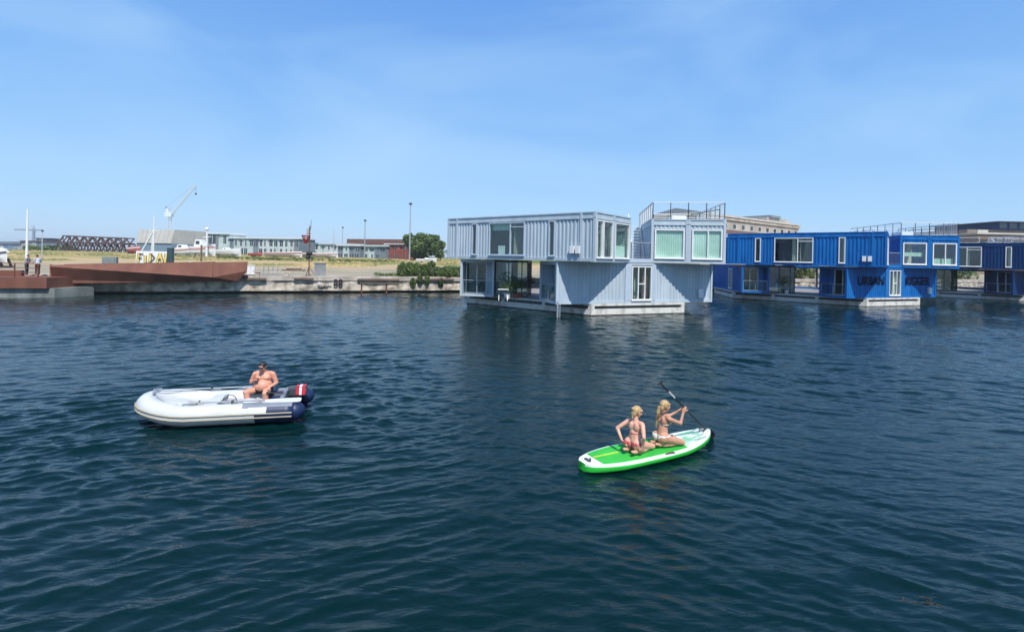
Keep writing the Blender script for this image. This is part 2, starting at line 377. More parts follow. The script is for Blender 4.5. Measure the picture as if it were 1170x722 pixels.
def v2(deg): return (math.cos(R(deg)), math.sin(R(deg)))
def block(hb, O, ax, ay, L, W, z0, z1, m, openings, upper=True, pair=True, name='container'):
    """one block of shipping containers. openings: dict side -> [(a, b, za, zb)], side in outer,inner,near,far"""
    mb = MB(); O = Vector(O); AX, AY = Vector(ax), Vector(ay)
    fas = .40 if upper else .13; rail = .17; p = .15
    zb, zt = z0 + rail, z1 - fas
    sides = {'outer': (O, AX, -AY, L), 'inner': (O + AY*W, AX, AY, L), 'near': (O, AY, -AX, W), 'far': (O + AX*L, AY, AX, W)}
    for k, (o, a, n_, ln) in sides.items():
        oo = o - n_*.025
        corrugated(mb, oo, a, n_, ln, zb, zt, openings.get(k, ()))
        inn = -n_
        e0 = p if k in ('near', 'far') else 0; 
        mb.obox(o, a, inn, e0, ln-e0, 0, .12, z0, zb); mb.obox(o, a, inn, e0, ln-e0, .02, .12, zt, z1-.07)
        mb.obox(o, a, inn, e0, ln-e0, -.02, .12, z1-.07, z1-.001); mb.obox(o, a, inn, e0, ln-e0, -.012, .12, zt-.002, zt+.07)
    for a in (0, L-p):
        for b in ((0, W-p) if not pair else (0, W/2-p, W/2+.004, W-p)):
            mb.obox(O, AX, AY, a-.012 if a == 0 else a, a+p if a == 0 else a+p+.012, b-.012 if b == 0 else b, b+p if b != W-p else b+p+.012, z0-.006, z1+.006)
    if upper:
        for s_ in (.95, L-.95): mb.obox(O, AX, AY, s_-.07, s_+.07, -.03, .1, z0-.004, z1+.004)
    mb.obox(O, AX, AY, .13, L-.13, .13, W-.13, z0+.01, z0+.12); mb.obox(O, AX, AY, .13, L-.13, .13, W-.13, z1-.15, z1-.04)
    c = mb.build(name, m, hb)
    mb = MB(); mb.obox(O, AX, AY, .2, L-.2, .2, W-.2, z0+.122, z0+.16)
    mb.obox(O, AX, AY, .2, L-.2, .2, W-.2, z1-.45 if upper else z1-.2, z1-.155)
    mb.obox(O, AX, AY, L*.5, L*.5+.05, .2, W-.2, z0+.162, z1-.46 if upper else z1-.21)
    mb.build('interior', m_int, c)
    return c
def rail_line(mb, p, q, z, h, step=1.15, bars=True, mi_post=0, mi_bar=1):
    p, q = Vector(p), Vector(q); d = (q-p); L = d.length; d.normalize(); n_ = max(1, round(L/step))
    for i in range(n_+1):
        a = p + d*(L*i/n_); mb.box(a.x-.02, a.x+.02, a.y-.02, a.y+.02, z, z+h, mi_post)
    mb.bar((p.x, p.y, z+h), (q.x, q.y, z+h), .06, .05, mi_bar); mb.bar((p.x, p.y, z+.1), (q.x, q.y, z+.1), .025, .025, mi_bar)
    if bars:
        k = int(L/.13)
        for i in range(1, k):
            a = p + d*(L*i/k); mb.box(a.x-.005, a.x+.005, a.y-.005, a.y+.005, z+.1, z+h, mi_bar)

def solar(hb, loc, rz, w=1.9):
    mb = MB(); mb.bar((-w/2,0,.06),(w/2,0,.06),.05); mb.bar((-w/2,.85,.6),(w/2,.85,.6),.05)
    for k_ in range(4): mb.bar((-w/2+w*k_/3,0,.06),(-w/2+w*k_/3,.85,.6),.05)
    for x in (-w/2+.05, w/2-.05): mb.bar((x, .84, 0), (x, .84, .58), .04, .04, 1); mb.bar((x, .84, .05), (x, .1, .05), .04, .04, 1)
    return mb.build('panel_frame', [m_white, m_white], hb, loc=loc, rz=rz)

def letters(txt, h, o, ax, z, x0, x1, m, hb, off=.036):
    cu = bpy.data.curves.new('lettering', 'FONT'); cu.body = txt; cu.size = 1; cu.extrude = .004; cu.offset = .016
    tmp = bpy.data.objects.new('tmp', cu); COL.objects.link(tmp); bpy.context.view_layer.update()
    dg = bpy.context.evaluated_depsgraph_get(); me = bpy.data.meshes.new_from_object(tmp.evaluated_get(dg))
    bpy.data.objects.remove(tmp)
    vs = np.array([v.co for v in me.vertices]); mn, mxx = vs.min(0), vs.max(0)
    for v in me.vertices:
        x = x0 + (v.co.x-mn[0])/(mxx[0]-mn[0])*(x1-x0); y = (v.co.y-mn[1])/(mxx[1]-mn[1])*h
        v.co = Vector((o[0]+ax[0]*x, o[1]-off-v.co.z*2, z+y))
    me.materials.clear(); me.materials.append(m); ob = bpy.data.objects.new('lettering', me); COL.objects.link(ob); ob.parent = hb
    return ob

def houseboat(loc, label, m_paint, m_trim, style):
    hb = empty('container_houseboat', (loc[0], loc[1], 0), GA, label, 'houseboat', 'container houseboats moored along the quay')
    # float: six sided concrete hull with a recessed wale
    K = Vector((6.1, 8.28)); hexp = []
    for k in range(3):
        for p in ((2.45, -.06), (9.75, -.06)):
            d = Vector(p) - K; a = R(120*k); hexp.append((K.x + d.x*math.cos(a)-d.y*math.sin(a), K.y + d.x*math.sin(a)+d.y*math.cos(a)))
    def grow(e): return [((x-K.x)*(1+e/9)+K.x, (y-K.y)*(1+e/9)+K.y) for x, y in hexp]
    mb = MB(); mb.prism(grow(0), -.9, .40); mb.prism(grow(-.16), .402, .60, 1); mb.prism(grow(.0), .602, .73)  # recess band coloured dark: the shadow slot is painted in
    for i in range(6):
        p, q = Vector(grow(0)[i]), Vector(grow(0)[(i+1) % 6]); d = (q-p).normalized(); L = (q-p).length
        nn = Vector((d.y, -d.x))
        for s_ in ([.12, L-.12] if i % 2 == 0 else [.12, L*.33, L*.66, L-.12]):
            mb.obox(p, d, -nn, s_-.12, s_+.12, .004, .3, .404, .60)
    hull = mb.build('float_hull', [m_hull, m_dark], hb)
    mb = MB(); mb.prism(grow(.012), -.3, .05); mb.build('waterline_growth', m_algae_shade, hull)
    mb = MB(); mb.prism(grow(-.05), .733, .75); mb.build('deck', m_deck, hb)
    mb = MB()
    for k in (1,): pass
    W = 4.7
    # lower blocks
    dk = {'near': [(.16, 2.28, ZL0+.2, ZL1-.2)]}
    dz = ZL0 + .02
    block(hb, (0, 0), (1, 0), (0, 1), 12.19, 2.44, ZL0, ZL1, m_paint, {'outer': [(5.3, 7.1, ZL0+.17, 3.18)], 'near': [(.16, 2.28, ZL0+.17, ZL1-.14)]}, False, False)
    block(hb, (-4.1, 7.14), v2(60), v2(-30), 12.19, 2.44, ZL0, ZL1, m_paint, {'near': [(.16, 2.28, ZL0+.17, ZL1-.14)], 'outer': [(3.2, 4.4, ZL0+.17, 2.95)]}, False, False)
    block(hb, (16.3, 7.14), v2(120), v2(210), 12.19, 2.44, ZL0, ZL1, m_paint, {'near': [(.16, 2.28, ZL0+.17, ZL1-.14)], 'inner': [(2.2, 9.6, ZL0+.17, 3.1)], 'outer': [(2.0, 9.8, ZL0+.17, 3.1)]}, False, False)
    # plain fascia of the entrance bay and its seams
    for s_, a_, b_ in ((5.02, 5.07, 5.45), (7.30, 7.05, 7.25)):
        mb = MB(); mb.obox((0, 0), (1, 0), (0, 1), s_-.06, s_+.06, -.035, .05, ZL0-.003, ZL1+.003); mb.obox((0, 0), (1, 0), (0, 1), a_, b_, -.02, .02, ZL0+.172, ZL1-.132)
        mb.build('entrance_surround', m_trim, hb)
    # entrance door
    d = win(hb, (0, 0), (1, 0), (0, -1), 5.47, 7.03, ZL0+.19, 3.16, m_white, g_clear, mull=(5.98, 6.5), name='door',
            back=[(style['door_curtain'], 6.5, 7.0, ZL0+.3, 3.0, .35), (m_cream, 5.95, 6.25, ZL0+.3, 3.0, .5)], transom=((5.98, 6.5, 2.0),))
    # balconies in the ends of the lower blocks
    for (O, ax, ay) in (((0, 0), (1, 0), (0, 1)), ((-4.1, 7.14), v2(60), v2(-30)), ((16.3, 7.14), v2(120), v2(210))):
        Ov, A, B = Vector(O), Vector(ax), Vector(ay)
        win(hb, Ov + A*.95, ay, (-A.x, -A.y), .17, 1.75, ZL0+.17, ZL1-.2, m_white, g_dark, mull=(1.0,), name='balcony_window', back=[(m_cream, .2, .5, 1.0, 3.1, .3)])
        mb = MB(); o2 = Ov + A*.95; mb.obox(o2, B, A, 1.76, 2.28, 0, .06, ZL0+.17, ZL1-.14); mb.obox(Ov, A, B, .05, .95, .05, .09, ZL0+.2, ZL1-.15); mb.obox(Ov, A, B, .05, .95, 2.34, 2.38, ZL0+.2, ZL1-.15)
        mb.obox(Ov, A, B, .02, .95, .1, 2.34, ZL1-.2, ZL1-.145)
        mb.build('balcony_lining', m_trim, hb)
        mb = MB(); p0, p1 = Ov + B*.17 + A*.05, Ov + B*2.27 + A*.05
        for f in (0, .5, 1): q = p0.lerp(p1, f); mb.box(q.x-.02, q.x+.02, q.y-.02, q.y+.02, ZL0+.17, ZL0+1.15)
        mb.bar((p0.x, p0.y, ZL0+1.15), (p1.x, p1.y, ZL0+1.15), .05, .04); mb.bar((p0.x, p0.y, ZL0+.24), (p1.x, p1.y, ZL0+.24), .03, .03)
        rl = mb.build('balcony_railing', m_galv, hb)
        mb = MB(); mb.obox(p0, B, A, .03, 2.07, .008, .018, ZL0+.27, ZL0+1.12); mb.build('glass_panel', g_bal, rl)
    # glazed courtyard bay beside the left block, its blinds
    o2 = Vector((-4.1, 7.14)) + Vector(v2(-30))*2.46 + Vector(v2(60))*.35
    mb = MB(); B = v2(-30); A = v2(60)
    for s_ in (0, .95, 1.9, 2.3): mb.obox(o2, B, A, s_, s_+.06, 0, .07, ZL0+.01, ZL1-.002)
    for s_ in (.8, 1.6, 2.45): mb.obox(o2, A, B, s_, s_+.06, 2.29, 2.36, ZL0+.01, ZL1-.002)
    mb.obox(o2, B, A, 0, 2.36, 0, 2.5, ZL1-.15, ZL1-.003); mb.obox(o2, B, A, 0, 2.36, 0, 2.5, ZL0+.012, ZL0+.09)
    gb = mb.build('glazed_bay', m_dark, hb)
    mb = MB(); mb.obox(o2, B, A, .03, 2.3, .03, .042, ZL0+.1, ZL1-.16); mb.obox(o2, A, B, .08, 2.45, 2.31, 2.322, ZL0+.1, ZL1-.16); mb.build('pane', g_dark, gb)
    mb = MB(); mb.obox(o2, B, A, 1.15, 1.6, .15, .19, ZL0+.12, ZL1-.16); mb.obox(o2, B, A, 0.03, .1, .2, 2.4, ZL0+.12, ZL1-.16); mb.build('curtain', m_cream, gb)
    # upper blocks
    wz0, wz1 = ZU0 + .27, ZU1 - .44
    P0, Q2 = Vector((1.27, -2.32)), Vector((11.05, -2.30))
    wl_ = [(2.79, 3.27), (5.12, 8.17), (9.28, 9.78)]
    ul = block(hb, P0, v2(120), v2(30), 12.19, W, ZU0, ZU1, m_paint, {'outer': [(a, b, wz0, wz1) for a, b in wl_], 'near': [(.16, 2.28, wz0-.08, wz1), (2.46, 4.54, wz0-.08, wz1)]})
    ur = block(hb, Q2, v2(60), v2(150), 12.19, W, ZU0, ZU1, m_paint, {'near': [(.18, 2.13, wz0, wz1-.2), (2.55, 4.5, wz0, wz1-.2)], 'outer': [(4, 7, wz0, wz1)], 'inner': []})
    ub = block(hb, (12.2, 17.7), (-1, 0), (0, -1), 12.19, W, ZU0, ZU1, m_paint, {'inner': [(3, 5, wz0, wz1), (7, 9, wz0, wz1)], 'outer': [(4, 8, wz0, wz1)]})
    n_ = v2(210)
    for a, b in wl_:
        if b-a < 1: win(hb, P0, v2(120), n_, a, b, wz0, wz1, style['frame'], g_clear, back=[(m_cream, a+.05, a+.22, wz0, wz1, .5)])
        else: win(hb, P0, v2(120), n_, a, b, wz0, wz1, style['frame'], g_clear, mull=(6.31,), back=style.get('bigwin'), transom=((5.2, 6.28, wz1-.32),))
    n_ = v2(-60)
    win(hb, P0, v2(30), n_, .18, 2.2, wz0-.06, wz1-.02, m_white, g_clear, mull=(.9, 1.05), back=style['endwin'][0])
    win(hb, P0, v2(30), n_, 2.5, 4.5, wz0-.06, wz1-.02, m_white, g_clear, back=style['endwin'][1])
    n_ = v2(-120)
    win(hb, Q2, v2(150), n_, .2, 2.11, wz0+.02, wz1-.22, m_white, g_clear, mull=(1.1,), back=style['ur'][0], fw=.09)
    win(hb, Q2, v2(150), n_, 2.57, 4.48, wz0+.02, wz1-.22, m_white, g_clear, back=style['ur'][1], fw=.09)
    win(hb, (12.2, 17.7), (-1, 0), (0, 1), 4, 8, wz0, wz1, m_white, g_clear, mull=(6,))
    win(hb, (12.2, 13.0), (-1, 0), (0, -1), 3, 5, wz0, wz1, m_white, g_dark); win(hb, (12.2, 13.0), (-1, 0), (0, -1), 7, 9, wz0, wz1, m_white, g_dark)
    win(hb, Vector((-4.1, 7.14)), v2(60), v2(150), 3.2, 4.4, ZL0+.19, 2.95, m_white, g_dark, name='side_door', mull=(3.8,))
    # electrical boxes, lamps
    for s_ in (.98, 1.36): 
        mb = MB(); mb.obox(P0, v2(120), v2(30), s_, s_+.27, -.16, .0, 3.86, 4.30); mb.build('vent_box', m_white, hb, bevel=.01)
    mb = MB(); mb.obox((0, 0), (1, 0), (0, 1), 10.9, 11.25, -.18, 0, 1.05, 1.65); mb.build('meter_box', m_white, hb, bevel=.01)
    # terrace between the upper blocks with balustrade, stairs to the roof
    mb = MB(); mb.prism([(5.35, .0), (6.95, .0), (8.6, 4.2), (3.6, 4.2)], ZU0-.02, ZU0+.24); mb.build('terrace_slab', m_trim, hb)
    mb = MB(); rail_line(mb, (5.4, .03), (6.9, .03), ZU0+.24, 1.05, .75); mb.build('terrace_railing', [m_dark, m_galv], hb)
    mb = MB(); side = Vector((7.0, .05)); dd = Vector(v2(60))
    for i in range(11):
        c = side + dd*(3.2 + i*.28) - Vector(v2(-30))*.55; mb.obox(c, dd, v2(150), 0, .27, -.45, .45, ZU0+.3+i*.24, ZU0+.34+i*.24)
    a, b = side + dd*3.2 - Vector(v2(-30))*.1, side + dd*6.4 - Vector(v2(-30))*.1
    mb.bar((a.x, a.y, ZU0+.25), (b.x, b.y, ZU1-.1), .05, .22); a -= Vector(v2(-30))*.92; b -= Vector(v2(-30))*.92; mb.bar((a.x, a.y, ZU0+.25), (b.x, b.y, ZU1-.1), .05, .22)
    mb.bar((a.x, a.y, ZU0+1.25), (b.x, b.y, ZU1+.9), .05, .05)
    mb.build('stair', m_white, hb)
    # roof terrace railing on the right block
    c = [Q2 + Vector(v2(60))*.08 + Vector(v2(150))*.08, Q2 + Vector(v2(60))*.08 + Vector(v2(150))*(W-.08),
         Q2 + Vector(v2(60))*8.5 + Vector(v2(150))*(W-.08), Q2 + Vector(v2(60))*8.5 + Vector(v2(150))*.08]
    for i in range(4):
        mb = MB(); rail_line(mb, c[i], c[(i+1) % 4], ZU1, 1.12, 1.15); mb.build('roof_railing', [m_dark, m_white], hb)
    mb = MB(); a, b = c[0].lerp(c[3], .55), c[0].lerp(c[3], .1); rail_line(mb, a + Vector(v2(150))*1.2, b + Vector(v2(150))*.1, ZU1+.002, .75, 1.2, False)
    mb.build('stair_handrail', [m_dark, m_dark], hb)
    mb = MB(); q = Q2 + Vector(v2(60))*3 + Vector(v2(150))*2.4; mb.obox(q, v2(60), v2(150), 0, 1.6, -.5, .5, ZU1+.01, ZU1+.5); mb.build('roof_locker', m_white, hb, bevel=.02)
    for (x, y, rz) in style['solar']: solar(hb, (x, y, ZU1), rz)
    if style.get('text'):
        letters('URBAN', .76, (0, 0), (1, 0), 1.85, 1.35, 4.75, m_navytxt, hb); letters('RIGGER', .76, (0, 0), (1, 0), 1.85, 7.75, 11.15, m_navytxt, hb)
    return hb
m_navytxt = mat('navy_lettering', (.006, .009, .03), .9, var=.05, spec=.1)
m_grey = mat('blue_grey_paint', (.39, .465, .515), .5, scale=1.6, col2=(.475, .55, .60), streak=(1, 1, .22), spec=.16, detail=9)
m_grey2 = mat('pale_grey_paint', (.42, .50, .58), .5, var=.04)
m_blue = mat('bright_blue_paint', (.004, .112, .36), .5, scale=1.6, col2=(.008, .158, .46), streak=(1, 1, .22), spec=.16, detail=9)
m_blue2 = mat('mid_blue_paint', (.007, .145, .43), .45, var=.05)
m_navy = mat('navy_paint', (.002, .026, .095), .5, scale=1.3, col2=(.004, .042, .15), streak=(1, 1, .22), spec=.16, detail=9)
m_navy2 = mat('dark_navy_paint', (.003, .035, .13), .6, var=.05)
wz0, wz1 = ZU0 + .27, ZU1 - .44
gr = {'frame': m_grey2, 'door_curtain': m_brown,
      'bigwin': [(m_green, 6.4, 8.1, wz1-.5, wz1, .3), (m_white, 7.0, 7.6, wz0, wz0+.65, .35)],
      'endwin': [[(m_brown, .3, .6, wz0, wz1, .4), (m_pine, .62, .9, wz0, wz1, .3), (m_cream, 1.1, 1.5, wz0, wz1, .3)], [(m_green, 2.6, 4.45, wz0, wz0+.75, .3), (m_cream, 2.6, 3.2, wz0, wz1, .5)]],
      'ur': [[(m_green, .28, 2.05, wz0, wz1-.25, .10)], [(m_green, 2.65, 4.4, wz0, wz1-.25, .10)]],
      'solar': []}
houseboat((2.71, 30.03), 'light blue-grey two-storey container houseboat with a roof railing, nearest the camera', m_grey, m_grey2, gr)
bl = {'frame': m_white, 'door_curtain': m_cream, 'bigwin': [(m_cream, 6.5, 6.8, wz0, wz1, .4)],
      'endwin': [[], []], 'ur': [[(m_green, .3, 2.0, wz0+.1, wz0+.6, .3)], [(m_green, 2.7, 4.4, wz0+.75, wz0+1.1, .3)]],
      'solar': [(8.5, 3, R(60)), (9.6, 5, R(60)), (6, 16, 0), (8.4, 16, 0), (3.6, 16, 0)], 'text': True}
houseboat((28.12, 41.25), 'bright blue two-storey container houseboat with URBAN RIGGER painted on its lower wall', m_blue, m_blue2, bl)
nv = {'frame': m_white, 'door_curtain': m_cream, 'bigwin': [(m_cream, 7.4, 8.0, wz0, wz1, .4)], 'endwin': [[], []], 'ur': [[], []],
      'solar': [(0.6, 1.5, R(120)), (-.7, 3.7, R(120)), (-2, 5.9, R(120)), (-3.2, 8, R(120))]}
houseboat((53.5, 52.45), 'dark navy container houseboat cut off by the right edge of the view', m_navy, m_navy2, nv)
# ------------------------------------------------------------------ vegetation
m_leaf = mat('dark_leaves', (.04, .085, .02), .6, scale=1.2, col2=(.14, .21, .05), contrast=(.3, .7))
m_leaf2 = mat('olive_leaves', (.05, .095, .02), .6, scale=1.5, col2=(.16, .20, .055), contrast=(.3, .7))
m_bark = mat('bark', (.07, .05, .035), .9, scale=6, col2=(.14, .10, .07))
m_dry = mat('dry_grass_blades', (.44, .34, .16), .9, scale=.12, col2=(.20, .21, .08), contrast=(.42, .58))
def leaves(blobs, n, size, rr, flat=1.0):
    """n small leaf clump faces spread near the surface of overlapping blobs (cx,cy,cz,rx,ry,rz)"""
    mb = MB(); vs = []; fs = []
    wts = [b[3]*b[5] for b in blobs]
    for i in range(n):
        b = rr.choices(blobs, wts)[0]
        while True:
            d = Vector((rr.gauss(0, 1), rr.gauss(0, 1), rr.gauss(0, 1)))
            if d.length > .1: break
        d.normalize(); q = rr.uniform(.55, 1.0)**.5 * (1 + .18*noise.noise(d*2.5 + Vector((b[0], b[1], b[2]))))
        c = Vector((b[0]+d.x*b[3]*q, b[1]+d.y*b[4]*q, b[2]+d.z*b[5]*q))
        s = size*rr.uniform(.5, 1.4); a = Vector((rr.gauss(0, 1), rr.gauss(0, 1), rr.gauss(0, .7))).normalized(); e = a.cross(Vector((rr.gauss(0, 1), rr.gauss(0, 1), rr.gauss(0, 1)))).normalized()
        k = len(vs); vs += [c-a*s, c-e*s*.6, c+a*s, c+e*s*.6]; fs.append((k, k+1, k+2, k+3))
    mb.add(vs, fs); return mb
def tree(loc, h, w, label, m, seed, group=None, n=3800, lobes=9, name='leafy_tree', cat='tree'):
    rr = random.Random(seed); t = empty(name, loc, 0, label, cat, group); blobs = []
    for i in range(lobes):
        a = rr.uniform(0, 6.28); q = rr.uniform(.12, .42)*w; zz = rr.uniform(.22, .86)*h
        r = w*rr.uniform(.09, .2)*(1.15 - .7*abs(zz/h-.45)); blobs.append((math.cos(a)*q, math.sin(a)*q, zz, r, r, r*rr.uniform(.7, 1.0)))
    blobs.append((0, 0, h*.48, w*.27, w*.27, h*.36))
    leaves(blobs, n, w*.028+.03, rr).build('crown', m, t)
    mb = MB(); mb.tube([(0, 0, -.3), (w*.01, 0, h*.25), (-w*.01, .1, h*.6)], [w*.035, w*.026, w*.01], 8)
    for b in blobs[:6]: mb.tube([(0, 0, h*.25), (b[0]*.6, b[1]*.6, (b[2]+h*.25)/2), (b[0], b[1], b[2])], [w*.018, w*.012, w*.004], 6)
    mb.build('trunk', m_bark, t); return t
def on_land(px, Y):
    p = at(px, 290, Y); d = (Vector((p.x, p.y)) - QO).dot(QN); return Vector((p.x, p.y, land_z(d)))
tree(on_land(484, 150), 8.6, 12, 'large dark green bushy tree standing alone beside the left end of the grey houseboat', m_leaf, 1, n=14000, lobes=26)
tree(on_land(503, 158), 5.6, 5, 'smaller dark tree just right of the large bushy tree, touching the grey houseboat', m_leaf, 8, n=1800)
bt = 'trees glimpsed behind the blue and navy houseboats'
tree((42.0, 73, .3), 5.2, 6.5, 'bright green tree seen through the open courtyard of the blue houseboat', m_leaf2, 3, bt, n=3200)
tree((37.2, 74, .3), 5, 5.5, 'darker green tree on the left in the open courtyard of the blue houseboat', m_leaf, 13, bt, n=2200)
tree((76, 88, .3), 5.4, 6, 'green tree in the gap between the blue and the navy houseboat', m_leaf2, 4, bt, n=2600)
tree((84, 92, .3), 5, 6, 'low dark tree behind the open courtyard of the navy houseboat', m_leaf, 14, bt, n=2000)
def shrub(loc, w, d, h, label, m, seed, n, lobes=8, hang=0, name='shrub', group=None, sz=.07):
    rr = random.Random(seed); t = empty(name, loc, QA, label, 'shrub', group); bl = []
    for i in range(lobes):
        x = -w/2 + w*(i+.5)/lobes; hh = h*rr.uniform(.55, 1.0); bl.append((x, rr.uniform(-.3, .3)*d, hh*.45, w/lobes*rr.uniform(.7, 1), d*.5, hh*.55))
        if hang and rr.random() < .6: bl.append((x, -d*.55, -hang*rr.uniform(.2, .6), w/lobes*.4, .22, hang*.5))
    leaves(bl, n, sz, rr).build('foliage', m, t)
    mb = MB()
    for i in range(lobes): mb.tube([(bl[0][0]*.4, 0, -.05), (-w/2+w*(i+.5)/lobes, 0, h*.4)], [.04, .015], 5)
    mb.build('stem', m_bark, t); return t
shrub(qp(15.0, .9, 1.5), 6.2, 2.0, 1.65, 'wide green bush spilling over the edge of the quay wall left of the grey houseboat', m_leaf, 5, 20000, 9, .9)
shrub(qp(10.9, 1.6, 1.5), 2.6, .9, .4, 'low straggly green plant on the quay at the left foot of the wide bush', m_leaf2, 6, 900, 5, 0)
shrub(on_land(60, 205), 16, 5, 3.4, 'dark green hedge far away in front of the rusty steel trusses', m_leaf, 7, 2200, 8, 0, 'hedge', sz=.5)
# dry grass over the field: nobody could count it
def grass():
    rr = random.Random(9); mb = MB(); vs = []; fs = []
    for i in range(17000):
        px = rr.uniform(-40, 560); Y = math.exp(rr.uniform(math.log(66), math.log(215))); p = on_land(px, Y)
        if Y < 125 and noise.noise(Vector((p.x*.05, p.y*.06, 0))) < .28 - (Y-66)*.006: continue
        h = rr.uniform(.12, .42)*(1.3 if Y > 110 else .8); w = rr.uniform(.2, .7); a = rr.uniform(-.5, .5); k = len(vs)
        dx, dy = math.cos(a)*w, math.sin(a)*w
        vs += [(p.x-dx, p.y-dy, p.z-.1), (p.x+dx, p.y+dy, p.z-.1), (p.x+dx*.6, p.y+dy*.6+.1, p.z+h*rr.uniform(.4, 1)), (p.x, p.y, p.z+h), (p.x-dx*.7, p.y-dy*.7-.1, p.z+h*rr.uniform(.3, .9))]
        fs.append((k, k+1, k+2, k+3, k+4))
    mb.add(vs, fs); o = mb.build('dry_grass', m_dry); tag(o, 'dry yellowing tufts of grass across the open field behind the quay', 'grass', kind='stuff')
grass()

# ------------------------------------------------------------------ pier and rusty steel bridge on the left
m_cort = mat('weathering_steel', (.135, .050, .032), .8, scale=1.0, col2=(.215, .085, .052), streak=(1.2, 1.2, .25), bump=.004, contrast=(.3, .7))
m_pconc = mat('pier_concrete', (.12, .135, .125), .85, scale=1.2, col2=(.26, .28, .26), streak=(1, 1, .5), bump=.01)
pa, pb, pc = Vector((-60, 27.6)), Vector((-32.6, 35.0)), Vector((-32.0, 37.6))     # pier corners on the water
pier = empty('pier', (pb.x, pb.y, 0), 0, 'rust-brown steel-clad jetty on a grey concrete base at the left edge', 'pier')
def rel(p, z): return (p.x-pb.x, p.y-pb.y, z)
mb = MB(); mb.prism([(pa.x-pb.x, pa.y-pb.y), (0, 0), (pc.x-pb.x, pc.y-pb.y), (pa.x-pb.x-1, pa.y-pb.y+4)], -1.2, .68); mb.build('concrete_base', m_pconc, pier)
dd = (pb-pa).normalized(); nn = Vector((dd.y, -dd.x))
mb = MB(); P = [pa+nn*.25, pb+nn*.25-dd*.35, pb-dd*.9-nn*2.4+dd*1.2, pa-nn*4]
mb.prism([(p.x-pb.x, p.y-pb.y) for p in P], .684, 1.44); mb.build('steel_deck', m_cort, pier)
mb = MB(); base = pb+nn*.15-dd*.9
i = 0
while i < 26:
    p = base - dd*i*1.35; mb.box(p.x-pb.x-.03, p.x-pb.x+.03, p.y-pb.y-.03, p.y-pb.y+.03, 1.44, 2.42); i += 1
a, b = base, base-dd*34
for z in (2.42, 2.1, 1.78): mb.bar(rel(a, z), rel(b, z), .035, .04)
mb.build('guard_rail', m_cort, pier)
mb = MB(); p = pb-nn*2.0-dd*3; q = p-dd*28
mb.bar(rel(p, 1.65), rel(q, 1.65), .35, .4); mb.build('bench', m_cort, pier)

def bridge():
    """trough of folded steel plates from the jetty to the quay"""
    A = at(59, 317.5, 36.2); B = at(283, 310, 42.1); A = Vector((A.x, A.y)); B = Vector((B.x, B.y))
    t = empty('steel_footbridge', (A.x, A.y, 0), 0, 'long rust-red folded steel footbridge between the jetty and the quay', 'footbridge')
    d = (B-A); L = d.length; d.normalize(); n_ = Vector((d.y, -d.x))        # n_ towards the camera
    Wd = 2.6
    def P(s_, o, z): q = A + d*s_ + n_*o; return (q.x-A.x, q.y-A.y, z)
    top = lambda s_: 2.30 + .44*s_/L
    crease = lambda s_: 2.18 - (2.18-1.42)*min(1, s_/(L*.80))
    bot = lambda s_: .92 + .18*s_/L
    mb = MB(); N = 14; Lc = L*.80
    ss = [Lc*i/N for i in range(N+1)]
    for a_, b_ in zip(ss[:-1], ss[1:]):
        fa, fb = a_/Lc, b_/Lc
        mb.add([P(a_, .10, top(a_)), P(b_, .10, top(b_)), P(b_, .42, crease(b_)), P(a_, .42, crease(a_)),
                P(a_, .05-.25*(1-fa), bot(a_)), P(b_, .05-.25*(1-fb), bot(b_)),
                P(a_, -.05, top(a_)), P(b_, -.05, top(b_)), P(a_, -.05, bot(a_)), P(b_, -.05, bot(b_))],
               [(0,1,2,3), (3,2,5,4), (0,6,7,1), (6,8,9,7)])
    mb.build('folded_side_panel', m_cort, t)
    mb = MB(); e = L
    mb.add([P(Lc+.03, .10, top(Lc)), P(L, .10, top(L)), P(L-.05, .36, 1.95), P(L-.75, .15, 1.08), P(Lc+.03, .10, bot(Lc)), P(Lc+.03, .42, crease(Lc)),
            P(Lc+.03, -.05, top(Lc)), P(L, -.05, top(L)), P(L-.05, -.05, 1.9), P(L-.75, -.05, 1.08), P(Lc+.03, -.05, bot(Lc))],
           [(0,1,2,5), (5,2,3,4), (0,6,7,1), (6,10,9,8,7), (1,7,8,2), (2,8,9,3)])
    mb.build('end_panel', m_cort, t)
    mb = MB()
    for a_, b_ in zip(ss[:-1], ss[1:]):
        mb.add([P(a_, -Wd, top(a_)), P(b_, -Wd, top(b_)), P(b_, -Wd, bot(b_)), P(a_, -Wd, bot(a_)), P(a_, -Wd-.15, top(a_)), P(b_, -Wd-.15, top(b_)), P(b_, -Wd-.15, bot(b_)), P(a_, -Wd-.15, bot(a_))],
               [(0,1,2,3), (4,5,1,0), (5,4,7,6)])
    mb.build('rear_side_panel', m_cort, t)
    mb = MB()
    mb.add([P(0, -.1, 1.45), P(L, -.1, 1.56), P(L, -Wd+.02, 1.56), P(0, -Wd+.02, 1.45), P(0, -.1, 1.3), P(L, -.1, 1.4), P(L, -Wd+.02, 1.4), P(0, -Wd+.02, 1.3)],
           [(0,1,2,3), (7,6,5,4), (0,4,5,1), (3,2,6,7), (0,3,7,4), (1,5,6,2)])
    mb.build('walkway', m_cort, t)
    mb = MB(); mb.bar(P(-.02, .14, .99), P(-.02, .14, 2.34), .08, .12); mb.build('end_post', mat('light_rust', (.33, .16, .10), .8), t)
bridge()

